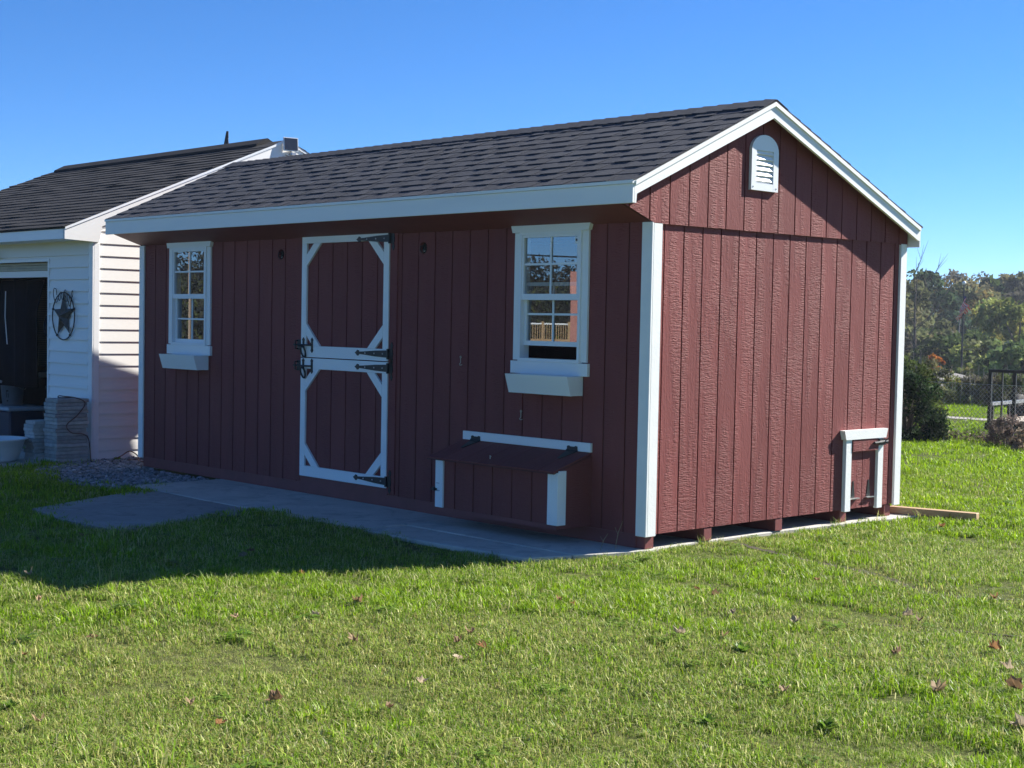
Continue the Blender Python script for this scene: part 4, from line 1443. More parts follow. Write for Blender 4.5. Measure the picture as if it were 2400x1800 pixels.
TRACK = [(0.05, 0.86), (0.55, 0.66), (0.95, 0.55), (1.5, 0.47), (2.05, 0.22), (2.5, 0.50)]
TRACK2 = [(1.6, -1.35), (2.1, -0.95), (2.7, -0.55), (3.3, -0.2)]
bands = [(3.6, 6.5, 430), (6.5, 9.0, 330), (9.0, 12.5, 230), (12.5, 17.0, 130), (17.0, 24.0, 42), (24.0, 34.0, 20)]
PX, PY, PD = [], [], []
base_az = math.atan2(FWD.y, FWD.x)
for r0, r1, dens in bands:
    half = R(31)
    area = half * (r1 * r1 - r0 * r0)
    n = int(area * dens)
    rr = np.sqrt(rng.uniform(r0 * r0, r1 * r1, n))
    aa = base_az + rng.uniform(-half, half, n)
    PX.append(CAM.x + rr * np.cos(aa))
    PY.append(CAM.y + rr * np.sin(aa))
    PD.append(rr)
PX, PY, PD = np.concatenate(PX), np.concatenate(PY), np.concatenate(PD)


def shrink(poly, d):
    c = np.mean(np.array(poly), 0)
    out = []
    for x, y in poly:
        v = np.array([x, y]) - c
        l_ = np.linalg.norm(v)
        out.append(tuple(c + v * (1 - d / l_)))
    return out


keep = ~in_poly(PX, PY, shrink(SLAB, 0.06)) & ~in_poly(PX, PY, shrink(PATCH, 0.07)) & ~in_poly(PX, PY, shrink(APRON, 0.02))
keep &= ~((PX < -6.7) & (PY > -0.1) & (PY < 5)) & ~((PX > -6.85) & (PX < 0.02) & (PY > -0.05) & (PY < 3.2))
ing = in_poly(PX, PY, GRAVEL)
edge = seg_dist(PX, PY, [(-7.55, -0.60), (-7.2, -0.95), (-6.5, -1.32), (-5.7, -1.36), (-5.1, -1.26)])
keep &= ~(ing & (edge > rng.uniform(0, 0.3, len(PX))))
keep &= ~((PX > -7.2) & (PX < -3) & (PY > 15.3) & (PY < 16.2) & (PD > 24))
PX, PY, PD = PX[keep], PY[keep], PD[keep]
dry = 0.55 * vnoise(PX, PY, 0.55, 1) + 0.3 * vnoise(PX, PY, 1.7, 2) + 0.15 * vnoise(PX, PY, 5.0, 3)
lush = vnoise(PX, PY, 0.9, 4)
tr = np.minimum(seg_dist(PX, PY, TRACK), seg_dist(PX, PY, TRACK2) + 0.05)
dry = dry + 0.32 * np.exp(-(tr / 0.24) ** 2) + 0.10 * (PD < 7.5) - 0.14 * (PD > 11)
sd_ = seg_dist(PX, PY, [(0.26, 2.72), (0.40, 2.80), (0.50, 2.92), (0.58, 3.02)])
near_slab = seg_dist(PX, PY, SLAB[4:12])
dry = dry + 0.20 * np.exp(-(near_slab / 0.35) ** 2)
n = len(PX)
var = rng.integers(0, 5, n)
j = dry + rng.normal(0, 0.09, n)
m = j > 0.50
var[m] = 5 + rng.integers(0, 4, m.sum())
m = j > 0.70
var[m] = 9 + rng.integers(0, 3, m.sum())
m = (rng.random(n) < 0.006) & (PD < 14)
var[m] = 12
m = (lush > 0.70) & (rng.random(n) < 0.35) & (j < 0.5)
var[m] = 13
m = PD > 11.5
var[m & (rng.random(n) < 0.45)] = 14
m2 = PD > 17
var[m2] = 14 + rng.integers(0, 3, m2.sum())
m = (near_slab < 0.06) & (rng.random(n) < 0.08) & (PD < 16)
var[m] = 17
m = (near_slab < 0.9) & (PD < 14) & (rng.random(n) < 0.03)
var[m] = 12
m = (rng.random(n) < 0.004) & (PD < 15)
var[m] = 17
scl = rng.uniform(0.7, 1.2, n) * (0.85 + 0.3 * lush)
scl *= np.where(PD > 17, 1.25, 1.0)
scl *= 1 - 0.8 * np.exp(-(tr / 0.085) ** 2)
scl *= np.where((near_slab < 0.09) & (var != 17), 0.75, 1.0) * np.where(sd_ < 0.07, 0.35, 1.0)
hol = vnoise(PX, PY, 2.6, 8)
scl *= np.where(hol > 0.76, 0.5, 1.0) * (0.8 + 0.45 * vnoise(PX, PY, 1.3, 15))
PZ = ground_z(PX, PY)
me = bpy.data.meshes.new('grass')
me.from_pydata(np.stack([PX, PY, PZ], 1).tolist(), [], [])
a_ = me.attributes.new('variant', 'INT', 'POINT')
a_.data.foreach_set('value', var.astype(np.int32))
a_ = me.attributes.new('turn', 'FLOAT_VECTOR', 'POINT')
tv_ = np.zeros((n, 3), np.float32)
tv_[:, 2] = rng.uniform(0, 6.283, n)
tv_[:, 0] = rng.normal(0, 0.1, n)
a_.data.foreach_set('vector', tv_.ravel())
a_ = me.attributes.new('size', 'FLOAT', 'POINT')
a_.data.foreach_set('value', scl.astype(np.float32))
grass = bpy.data.objects.new('grass', me)
COL.objects.link(grass)
stuff(grass, 'short green lawn grass with dry straw-coloured blades', 'grass')
ng = bpy.data.node_groups.new('scatter', 'GeometryNodeTree')
ng.interface.new_socket('Geometry', in_out='INPUT', socket_type='NodeSocketGeometry')
ng.interface.new_socket('Geometry', in_out='OUTPUT', socket_type='NodeSocketGeometry')
gi, go = ng.nodes.new('NodeGroupInput'), ng.nodes.new('NodeGroupOutput')
m2p = ng.nodes.new('GeometryNodeMeshToPoints')
ci = ng.nodes.new('GeometryNodeCollectionInfo')
ci.inputs['Collection'].default_value = tufts
ci.inputs['Separate Children'].default_value = True
ci.inputs['Reset Children'].default_value = True
iop = ng.nodes.new('GeometryNodeInstanceOnPoints')
iop.inputs['Pick Instance'].default_value = True


def named(nm, typ):
    nd = ng.nodes.new('GeometryNodeInputNamedAttribute')
    nd.data_type = typ
    nd.inputs[0].default_value = nm
    return nd.outputs[0]


ng.links.new(gi.outputs[0], m2p.inputs[0])
ng.links.new(m2p.outputs[0], iop.inputs['Points'])
ng.links.new(ci.outputs[0], iop.inputs['Instance'])
ng.links.new(named('variant', 'INT'), iop.inputs['Instance Index'])
e2r = ng.nodes.new('FunctionNodeEulerToRotation')
ng.links.new(named('turn', 'FLOAT_VECTOR'), e2r.inputs[0])
ng.links.new(e2r.outputs[0], iop.inputs['Rotation'])
ng.links.new(named('size', 'FLOAT'), iop.inputs['Scale'])
ng.links.new(iop.outputs[0], go.inputs[0])
md = grass.modifiers.new('scatter', 'NODES')
md.node_group = ng

# bare soil in tyre rut and slab corner; dark brown patches by the beam
def ground_strip(name, pl, w, seed):
    rg = random.Random(seed)
    vs, fs = [], []
    pts = smooth_path([(x, y, 0) for x, y in pl], 8)
    for i, p in enumerate(pts):
        d = (pts[min(i + 1, len(pts) - 1)] - pts[max(i - 1, 0)]).normalized()
        nx, ny = -d.y, d.x
        e = min(1, i / 3, (len(pts) - 1 - i) / 3)
        for sg in (-1, 1):
            q = w * e * rg.uniform(0.15, 1.0) + 0.002
            xx, yy = p.x + nx * q * sg, p.y + ny * q * sg
            vs.append((xx, yy, gz(xx, yy) + 0.006))
    for i in range(len(pts) - 1):
        fs.append((2 * i, 2 * i + 2, 2 * i + 3, 2 * i + 1))
    structure(MB().add(vs, fs).build(name, M['soil']))


ground_strip('tyre_rut', TRACK, 0.046, 1)
ground_strip('tyre_rut', TRACK2, 0.018, 2)
ground_strip('ground_patch', [(-0.55, -0.945), (-0.40, -0.955), (-0.24, -0.93)], 0.045, 3)
ground_strip('ground_patch', [(0.26, 2.72), (0.40, 2.80), (0.50, 2.92), (0.58, 3.02)], 0.085, 4)  # dark brown patch on the lawn, grass shorter along it
ground_strip('ground_patch', [(0.55, 3.0), (0.75, 3.15), (0.95, 3.2)], 0.09, 5)

# ------------------------------------------------------------------ fallen leaves
TAN, BRN, RST, PAL = (0.40, 0.28, 0.16), (0.25, 0.155, 0.085), (0.36, 0.19, 0.085), (0.44, 0.35, 0.24)
lobes = [(0, 1.0), (0.35, 0.66), (0.66, 0.90), (1.0, 0.62), (1.4, 0.80), (1.9, 0.60), (2.5, 0.62), (math.pi, 0.40)]


def leaf(x, y, size, col, curl, seed, label):
    rr = np.random.default_rng(seed)
    out = [(a, r_) for a, r_ in lobes] + [(-a, r_) for a, r_ in reversed(lobes[1:-1])]
    V = [(0, 0, 0)]
    for a, r_ in out:
        q = size * r_ * rr.uniform(0.85, 1.15)
        V.append((q * math.sin(a), q * math.cos(a), 0))
    V = np.array(V)
    # curl along the midrib and towards the tips
    rad_ = np.linalg.norm(V[:, :2], axis=1) / size
    V[:, 2] = curl * size * (0.55 * np.abs(V[:, 0] / size) ** 1.3 + 0.35 * rad_ ** 2 * rr.uniform(0.2, 1.3, len(V)))
    V[:, 0] *= 1 - 0.25 * curl * rad_
    V[1:, 2] += rr.normal(0, 0.16 * size, len(V) - 1)
    n_ = len(out)
    mid = V[1:] * np.array([0.55, 0.55, 0.4]) + rr.normal(0, 0.05 * size, (n_, 3)) + np.array([0, 0, 0.12 * size])
    V = np.concatenate([V, mid])
    F = [(0, 1 + n_ + i, 1 + n_ + (i + 1) % n_) for i in range(n_)] + [(1 + n_ + i, 1 + i, 1 + (i + 1) % n_, 1 + n_ + (i + 1) % n_) for i in range(n_)]
    k = len(V)
    st = np.array([[0.0015, 0, 0.001], [-0.0015, 0, 0.001], [-0.001, -size * 0.8, 0.004], [0.001, -size * 0.8, 0.004]])
    V = np.concatenate([V, st])
    F.append((k, k + 1, k + 2, k + 3))
    me = bpy.data.meshes.new('fallen_leaf')
    me.from_pydata(V.tolist(), [], F)
    cc = np.array(col)[None, :] * rr.uniform(0.7, 1.25, (len(V), 1))
    tint_mesh(me, cc)
    me.materials.append(M['dead_leaf'])
    o = bpy.data.objects.new('fallen_leaf', me)
    COL.objects.link(o)
    o.location = (x, y, gz(x, y) + 0.030)
    o.rotation_euler = (rr.normal(0, 0.2), rr.normal(0, 0.2), rr.uniform(0, 6.28))
    tag(o, label, 'leaf', 'fallen leaves on the lawn')


LV = [(-1.434, -3.701, .060, PAL, .7, 'pale leaf in the shade at the far left, close to the sunlit grass'),
      (-2.709, -2.709, .070, BRN, .3, 'brown leaf in the shade just below the asphalt pad'),
      (-1.364, -2.295, .055, PAL, .9, 'upright pale leaf in the shed shadow, lower of a touching pair'),
      (-1.538, -2.137, .050, BRN, .5, 'brown leaf in the shed shadow, upper of a touching pair'),
      (-0.642, -2.359, .040, RST, .8, 'small red leaf exactly on the edge of the shed shadow'),
      (-0.732, -3.978, .050, TAN, .6, 'tan leaf on sunlit grass at the far left under the shadow tip'),
      (0.466, -3.051, .048, PAL, .9, 'pale upright leaf on sunlit grass left of the picture centre'),
      (1.03, -3.237, .062, TAN, .8, 'tan curled leaf standing alone below the picture centre'),
      (0.29, -2.656, .075, BRN, .9, 'large brown leaf with a dark shadow just below the shed shadow edge'),
      (0.226, -3.387, .055, TAN, .5, 'flat tan leaf half sunk in grass left of the pale upright leaf'),
      (1.391, -2.903, .050, BRN, 1., 'dark brown leaf, left of a cluster of three near the centre'),
      (1.295, -2.737, .065, TAN, .8, 'tan leaf, topmost of a cluster of three near the centre'),
      (1.553, -2.895, .050, RST, .7, 'rust orange leaf, right of a cluster of three near the centre'),
      (1.639, -3.121, .045, PAL, .8, 'small whitish leaf just below the cluster of three'),
      (1.839, -3.512, .050, PAL, .7, 'pale leaf with a lacy edge below the whitish leaf'),
      (2.06, -3.857, .045, BRN, .7, 'small brown leaf next to a tuft in the lower middle'),
      (1.656, -4.111, .066, BRN, .9, 'tall curled brown leaf casting a long shadow in the lower left'),
      (1.463, -4.394, .050, TAN, .5, 'flat tan leaf left of the tall curled brown leaf'),
      (1.382, -4.984, .055, TAN, .7, 'tan leaf near the lower left corner'),
      (1.824, -4.487, .045, RST, .6, 'small orange leaf below the tall curled brown leaf'),
      (0.184, -4.142, .055, BRN, .4, 'flat reddish brown leaf in the left lawn'),
      (0.312, -4.542, .040, RST, .5, 'small rust leaf at the left picture edge'),
      (0.913, -1.742, .045, RST, .7, 'rust leaf in front of the nesting box, left of two'),
      (1.057, -1.771, .042, RST, .5, 'rust leaf in front of the nesting box, right of two'),
      (1.18, -0.882, .036, RST, .6, 'tiny orange leaf in front of the near shed corner'),
      (1.348, -0.933, .048, BRN, .8, 'brown leaf right of the tiny orange leaf by the shed corner'),
      (1.754, -1.284, .045, PAL, .6, 'pale leaf in the middle right lawn'),
      (1.953, -1.947, .060, PAL, .7, 'whitish leaf lying flat below the near shed corner'),
      (2.125, -1.839, .055, TAN, .9, 'tan folded leaf right of the whitish flat leaf'),
      (2.122, -1.247, .060, PAL, .8, 'pale leaf with a dark underside below the gable wall'),
      (2.355, -0.563, .060, PAL, .9, 'pale leaf in the right lawn, left of a pair'),
      (2.478, -0.651, .055, BRN, .9, 'dark leaf in the right lawn, right of a pair'),
      (2.421, 0.267, .060, RST, .9, 'bright rust leaf beside the tyre track at the right edge'),
      (3.076, -0.944, .065, RST, .9, 'rust brown leaf near the right edge below the tyre track'),
      (2.86, -1.463, .065, BRN, .8, 'reddish brown leaf in the lower right lawn'),
      (3.364, -1.971, .085, TAN, 1.0, 'large tan crumpled leaf in the lower right, the biggest one'),
      (3.552, -1.649, .080, BRN, 1.2, 'brown leaf curled upright at the right picture edge'),
      (3.326, -1.304, .060, PAL, .8, 'pale thin leaf above the upright one at the right edge'),
      (2.961, -2.479, .055, TAN, .6, 'tan leaf half hidden in grass left of the biggest leaf'),
      (3.846, -2.182, .070, PAL, .6, 'pale grey leaf cut by the lower right picture edge'),
      (1.456, -0.087, .045, RST, .4, 'small orange leaf on the dry strip beside the tyre track'),
      (0.62, 2.75, .060, RST, .8, 'rust leaf on the ground under the end of the wooden beam')]
for k, (x, y, s, c, cu_, lb_) in enumerate(LV):
    leaf(x, y, s * 0.72, c, min(cu_, 0.9) * 1.5 + 0.3, 50 + k, lb_)

# broad-leaved weeds in the lawn
def weed(x, y, n_, ln, label, col=(0.14, 0.24, 0.03), name='weed'):
    V, F, Cc = [], [], []
    n_ *= 3
    for i in range(n_):
        a = 2 * math.pi * i / n_ + rng.uniform(-0.4, 0.4)
        l_ = ln * rng.uniform(0.35, 0.8)
        w = l_ * 0.2
        el = rng.uniform(0.35, 1.2)
        d = np.array([math.cos(a) * math.cos(el), math.sin(a) * math.cos(el), math.sin(el)])
        s = np.array([-math.sin(a), math.cos(a), 0])
        k = len(V)
        q = [d * 0, d * l_ * 0.5 + s * w, d * l_ * np.array([1, 1, 0.75]), d * l_ * 0.5 - s * w]
        V += [tuple(p) for p in q]
        F.append((k, k + 1, k + 2, k + 3))
        Cc += [np.array(col) * rng.uniform(0.7, 1.3)] * 4
    me = bpy.data.meshes.new(name)
    me.from_pydata(V, [], F)
    tint_mesh(me, np.array(Cc))
    me.materials.append(M['grass'])
    o = bpy.data.objects.new(name, me)
    COL.objects.link(o)
    o.location = (x, y, gz(x, y) + 0.005)
    tag(o, label, 'weed')


weed(-7.50, 0.14, 14, 0.11, 'small green weed at the foot of the garage gable wall')
weed(2.35, -1.98, 12, 0.10, 'bright green weed in the lawn right of the whitish leaf')
weed(3.02, -3.05, 14, 0.09, 'low leafy weed near the bottom edge right of centre')
weed(3.35, -2.75, 14, 0.10, 'spreading bright weed near the bottom edge at the right')
weed(1.05, -4.95, 12, 0.08, 'leafy weed near the bottom left picture corner')
weed(0.65, -4.30, 10, 0.07, 'yellowish green weed in the left lawn', (0.17, 0.24, 0.03))
for k, (x, y, ln) in enumerate(((-0.12, -0.12, 0.20), (-0.16, -0.22, 0.12))):
    mb = MB()
    mb.tube([(0, 0, 0), (0.02, 0.01, ln * 0.6), (0.05, 0.02, ln)], [0.002, 0.0018, 0.001], 5)
    mb.tube([(0.02, 0.01, ln * 0.5), (-0.02, 0.02, ln * 0.75)], 0.0012, 5)
    o = mb.build('weed', simple('dry stalk %d' % k, (0.35, 0.28, 0.17), 0.9, 0.1), None)
    o.location = (x, y - 0.05, -0.021)
    tag(o, ('tall' if k == 0 else 'short') + ' dry stalk sprouting at the near corner of the slab', 'weed')

# ------------------------------------------------------------------ beyond the lawn
def far_xy(sx, d):
    """ground point at distance d along the bearing of a picture column"""
    v = FWD + RT2 * ((sx - 1200) / 3448.4)
    h = math.hypot(v.x, v.y)
    return CAM.x + v.x / h * d, CAM.y + v.y / h * d


def far_z(sy, d, sx=2250):
    hz = 753.67 + (sx - 1200) * 0.0193
    return CAM.z + (hz - sy) / 3448.4 * d


def leaf_cloud(name, centers, radii, per, size, pal, parent, flat=1.0, mat=None, seed=0, shade=0.35):
    rg = np.random.default_rng(seed)
    C_ = np.array(centers)
    k = len(C_)
    idx = np.repeat(np.arange(k), per)
    N_ = len(idx)
    d = rg.normal(0, 1, (N_, 3))
    d /= np.linalg.norm(d, axis=1)[:, None]
    rad_ = np.array(radii)[idx] * rg.random(N_) ** 0.45
    pos = C_[idx] + d * rad_[:, None] * np.array([1, 1, flat])
    u = rg.normal(0, 1, (N_, 3))
    u /= np.linalg.norm(u, axis=1)[:, None]
    w = np.cross(u, rg.normal(0, 1, (N_, 3)))
    w /= np.linalg.norm(w, axis=1)[:, None]
    s = (size * rg.uniform(0.55, 1.35, N_))[:, None]
    V = np.stack([pos - u * s, pos + w * s * 0.55, pos + u * s, pos - w * s * 0.55], 1).reshape(-1, 3)
    F = (np.arange(N_)[:, None] * 4 + np.arange(4)[None, :]).tolist()
    me = bpy.data.meshes.new(name)
    me.from_pydata(V.tolist(), [], F)
    pal = np.array(pal)
    cl = pal[rg.integers(len(pal), size=k)] * rg.uniform(1 - shade, 1 + shade, (k, 1))
    cc = np.repeat(cl[idx] * rg.uniform(0.7, 1.3, (N_, 1)), 4, axis=0)
    tint_mesh(me, cc)
    me.materials.append(mat or M['leaves'])
    o = bpy.data.objects.new(name, me)
    COL.objects.link(o)
    if parent:
        o.parent = parent
    return o


def tree(sx, d, top, wid, pal, label, per=60, size=0.22, clumps=46, low=0.25, seed=1, bark='bark', name='tree', trunk=True):
    x, y = far_xy(sx, d)
    z0 = gz(x, y)
    zt = far_z(top, d, sx)
    h = max(zt - z0, 0.5)
    rg = np.random.default_rng(seed)
    t = empty(name, (x, y, z0))
    tag(t, label, 'shrub' if name.endswith('shrub') else 'tree', 'trees beyond the fence' if name == 'tree' else None)
    cs, rs = [], []
    for i in range(clumps):
        f = rg.random()
        zz = h * (low + (1 - low) * f) * 0.96
        prof = math.sin(math.pi * min(1, 0.12 + 0.88 * f) ** 0.8) ** 0.6 + 0.12
        a = rg.uniform(0, 6.28)
        rr = wid / 2 * prof * math.sqrt(rg.uniform(0.15, 1))
        cs.append((rr * math.cos(a), rr * math.sin(a), zz))
        rs.append(wid * rg.uniform(0.07, 0.17))
    leaf_cloud('crown', cs, rs, per, size, pal, t, 0.8, seed=seed + 5)
    if trunk:
        mb = MB()
        b = wid * 0.03 + 0.04
        mb.tube([(0, 0, -0.1), (0.05, 0.02, h * 0.3), (-0.04, 0.05, h * 0.6), (0.02, 0, h * 0.9)], [b * 1.3, b, b * 0.6, b * 0.15], 7)
        for i in range(0, clumps, 4):
            c = cs[i]
            mb.tube([(0, 0, max(0.1, c[2] * 0.55)), (c[0] * 0.5, c[1] * 0.5, c[2] * 0.82), c], [b * 0.45, b * 0.28, b * 0.1], 5)
        mb.build('trunk', M[bark], t)
    return t


DK = [(0.043, 0.075, 0.043), (0.058, 0.090, 0.043), (0.038, 0.061, 0.043)]
OL = [(0.154, 0.164, 0.073), (0.128, 0.145, 0.065), (0.190, 0.173, 0.081)]
YG = [(0.226, 0.254, 0.065), (0.190, 0.226, 0.061), (0.145, 0.190, 0.061), (0.281, 0.263, 0.073)]
GR = [(0.094, 0.142, 0.046), (0.116, 0.167, 0.049), (0.080, 0.119, 0.043)]
GY_ = [(0.123, 0.116, 0.090), (0.102, 0.102, 0.075), (0.152, 0.138, 0.102)]
OB = [(0.217, 0.167, 0.058), (0.167, 0.160, 0.052), (0.290, 0.174, 0.065)]
TR = [(2168, 116, 645, 6.5, DK, 'tall dark evergreen tree near the shed corner on the skyline'),
      (2120, 104, 662, 5.5, OL, 'olive tree right beside the far shed corner'),
      (2252, 126, 666, 9.5, OL + OB[:1], 'broad olive-yellow tree behind the flag'),
      (2306, 134, 656, 4.0, DK + GR, 'narrow dark green tree right of the flag on the skyline'),
      (2366, 140, 650, 6.0, GY_ + OL, 'grey-green tree on the skyline near the right edge'),
      (2402, 132, 676, 7.0, DK + GY_, 'dark purplish tree at the right edge under the skyline'),
      (2340, 96, 712, 5.2, YG, 'yellow-green tree left above the trailer'),
      (2386, 91, 722, 5.0, YG, 'yellow-green tree right above the trailer'),
      (2432, 95, 716, 5.0, YG + GR, 'green tree just outside the right picture edge'),
      (2250, 84, 783, 5.6, GR, 'rounded mid-green tree at the foot of the flagpole'),
      (2196, 89, 772, 5.2, OL + GR, 'olive tree left of the rounded green tree'),
      (2300, 80, 800, 4.2, OL + YG, 'small olive tree right of the flagpole'),
      (2136, 86, 768, 4.5, GY_ + OL, 'dusty olive tree low beside the shed corner'),
      (2376, 70, 806, 3.0, DK + GR, 'small dark green tree behind the black trailer'),
      (2310, 74, 836, 3.4, OB + YG, 'small yellow-brown tree over the grey roof'),
      (2408, 72, 838, 3.0, YG, 'small bright tree behind the trailer at the right edge'),
      (2060, 100, 690, 7.0, OL, 'olive tree hidden behind the red shed'),
      (2480, 105, 690, 7.0, GR + OL, 'green tree beyond the right picture edge')]
for k, (sx, d, top, wid, pal, lb_) in enumerate(TR):
    tree(sx, d, top, wid, pal, lb_, per=70, size=0.0026 * d * 0.8, clumps=int(34 + wid * 4), seed=100 + k)
# thin, half-bare crowns along the skyline
for k, (sx, d, top, lb_) in enumerate(((2216, 150, 640, 'thin half-bare tree on the skyline left of the flag'), (2243, 152, 638, 'thin half-bare tree on the skyline above the flag'), (2288, 150, 644, 'thin half-bare tree on the skyline right of the flag'), (2330, 152, 660, 'low half-bare tree on the skyline above the trailer'))):
    tree(sx, d, top, 6.0, GY_, lb_, per=16, size=0.22, clumps=40, low=0.4, seed=300 + k, bark='pale_bark')


def bare_tree(sx, d, top, label, bark, spread, seed, n_=9):
    x, y = far_xy(sx, d)
    z0 = gz(x, y)
    h = far_z(top, d, sx) - z0
    rg = random.Random(seed)
    t = empty('bare_tree', (x, y, z0))
    tag(t, label, 'tree', 'bare trees beyond the fence')
    tk = MB().tube([(0, 0, -0.1), (0.1, 0, h * 0.35), (-0.05, 0.1, h * 0.7), (0.1, 0.1, h)], [0.12, 0.09, 0.05, 0.01], 7).build('trunk', M[bark], t)
    br = MB()
    for i in range(n_):
        z_ = h * rg.uniform(0.3, 0.85)
        a = rg.uniform(0, 6.28)
        l_ = spread * rg.uniform(0.5, 1)
        p1 = Vector((math.cos(a) * l_ * 0.5, math.sin(a) * l_ * 0.5, z_ + l_ * 0.45))
        p2 = Vector((math.cos(a + 0.3) * l_ * 0.9, math.sin(a + 0.3) * l_ * 0.9, z_ + l_ * 1.1))
        br.tube([(0, 0, z_), p1, p2], [0.035, 0.022, 0.008], 5)
        for q in range(6):
            b = a + rg.uniform(-1, 1)
            e = p1.lerp(p2, rg.random()) 
            br.tube([e, e + Vector((math.cos(b) * l_ * 0.3, math.sin(b) * l_ * 0.3, l_ * 0.35))], [0.014, 0.004], 4)
    br.build('branches', M[bark], t)


bare_tree(2138, 84, 622, 'tall bare tree with wispy branches beside the shed corner', 'bark', 2.2, 4)
bare_tree(2243, 101, 716, 'pale dead forked tree below the flag', 'pale_bark', 1.6, 9, 4)
tree(2190, 72, 824, 0.95, [(0.42, 0.13, 0.02), (0.50, 0.19, 0.03)], 'small bright orange shrub left of the flagpole', per=60, size=0.09, clumps=26, low=0.55, seed=77, name='autumn_shrub')


def shrub(name, x, y, h, wx, pal, label, per, size, clumps, seed, cat='bush', low=0.05, grp=None, stems='bark'):
    rg = np.random.default_rng(seed)
    t = empty(name, (x, y, gz(x, y)))
    tag(t, label, cat, grp)
    cs, rs = [], []
    for i in range(clumps):
        a = rg.uniform(0, 6.28)
        f = rg.random()
        pr = math.sqrt(max(0.05, 1 - (f * 0.95) ** 2))
        r_ = wx * pr * math.sqrt(rg.uniform(0.3, 1))
        cs.append((r_ * math.cos(a), r_ * math.sin(a), h * (low + (0.93 - low) * f)))
        rs.append(h * rg.uniform(0.10, 0.2))
    leaf_cloud('foliage', cs, rs, per, size, pal, t, seed=seed + 1)
    mb = MB()
    for i in range(0, clumps, 3):
        c = cs[i]
        mb.tube([(c[0] * 0.1, c[1] * 0.1, -0.02), (c[0] * 0.5, c[1] * 0.5, c[2] * 0.6), c], [0.02 * h, 0.012 * h, 0.004 * h], 5)
    mb.build('stems', M[stems], t)


bxy = far_xy(2126, 21.4)
bxy2 = far_xy(2118, 22.2)
shrub('bush', bxy[0], bxy[1], 0.95, 0.56, [(0.030, 0.058, 0.022), (0.040, 0.074, 0.026), (0.026, 0.046, 0.026)], 'dense dark green bush at the fence beside the far shed corner', 110, 0.028, 80, 21)
shrub('bush', bxy2[0], bxy2[1], 1.12, 0.62, [(0.085, 0.115, 0.030), (0.065, 0.095, 0.028), (0.11, 0.13, 0.04)], 'taller lighter green bush standing behind the dark bush', 90, 0.03, 70, 22)
shrub('dry_shrub', -2.55, 10.62, 0.36, 0.40, [(0.36, 0.27, 0.20), (0.27, 0.21, 0.16), (0.42, 0.34, 0.26)], 'dry brown mound-shaped shrub in front of the fence at the right edge', 130, 0.018, 40, 23, stems='pale_bark')
shrub('dry_shrub', -3.22, 11.0, 0.46, 0.26, [(0.30, 0.23, 0.19), (0.21, 0.17, 0.14), (0.36, 0.28, 0.23)], 'ragged dry shrub beside the brown mound at the fence', 90, 0.018, 28, 24, stems='pale_bark')
# weedy hedge row where the lawn ends
for k, (sx, d, h, pal, lb_) in enumerate(((2205, 31.5, 0.75, GY_ + OL, 'weedy grey-green hedge clump behind the dark bush'), (2232, 32.0, 0.62, OL + YG, 'weedy olive hedge clump left of the flagpole'), (2258, 32.2, 0.66, OL + GY_, 'weedy olive hedge clump right of the flagpole'), (2284, 32.0, 0.60, YG + GY_, 'weedy yellowish hedge clump left of the trailer'), (2312, 32.0, 0.66, OL + GY_, 'weedy hedge clump seen through the trailer gate'), (2340, 32.3, 0.70, GY_ + OL, 'weedy hedge clump behind the middle of the trailer'), (2368, 32, 0.65, OL + GR, 'weedy hedge clump behind the right part of the trailer'), (2398, 32, 0.7, GY_ + OL, 'weedy hedge clump at the right picture edge'), (2180, 33, 0.9, OL, 'weedy hedge clump hidden behind the bushes'))):
    x, y = far_xy(sx, d)
    shrub('hedge_shrub', x, y, h, 0.30, pal, lb_, 60, 0.03, 26, 40 + k, low=0.0, grp='weedy hedge row', stems='pale_bark')
    rg = random.Random(k)
    # dry upright stalks in the clump
    mb = MB()
    for q in range(7):
        a, b_ = rg.uniform(-0.35, 0.35), rg.uniform(-0.3, 0.3)
        mb.tube([(a, b_, 0), (a + rg.uniform(-0.05, 0.05), b_, h * rg.uniform(0.8, 1.25))], [0.006, 0.002], 4)
    mb.build('dry_stalks', M['pale_bark'], COL.objects['hedge_shrub' if k == 0 else 'hedge_shrub.%03d' % k])

# narrow path across the far lawn
a0, a1 = far_xy(2150, 26.9), far_xy(2420, 26.3)
pv, pf_ = [], []
for i in range(31):
    t = -0.6 + 2.2 * i / 30
    x, y = a0[0] + (a1[0] - a0[0]) * t, a0[1] + (a1[1] - a0[1]) * t
    for w in (0, 0.75):
        xx, yy = x - 0.45 * w, y + 0.9 * w
        pv.append((xx, yy, gz(xx, yy) + 0.012))
for i in range(30):
    pf_.append((2 * i, 2 * i + 2, 2 * i + 3, 2 * i + 1))
structure(MB().add(pv, pf_).build('path', M['asphalt']))

# leaf litter along the fence foot
N_ = 1500
lx_ = rng.uniform(-9, 3, N_)
ly_ = 11.36 + 0.02 * (lx_ + 4) + rng.normal(0, 0.16, N_)
lit = leaf_cloud('leaf_litter', np.stack([lx_, ly_, ground_z(lx_, ly_) + rng.uniform(0.01, 0.12, N_)], 1), np.full(N_, 0.06), 5, 0.022, [(0.17, 0.13, 0.09), (0.26, 0.20, 0.14), (0.10, 0.10, 0.05), (0.12, 0.15, 0.05), (0.34, 0.30, 0.24)], None, seed=9)
stuff(lit, 'brown leaf litter and weeds along the foot of the fence', 'leaf litter')

# chain-link fence
fence = empty('chain_link_fence', (-4, 11.45, -0.045))
tag(fence, 'grey chain-link fence across the back of the lawn', 'fence')
FH = 0.80


def fpt(s, z_):
    return (s, 0.02 * s, z_)


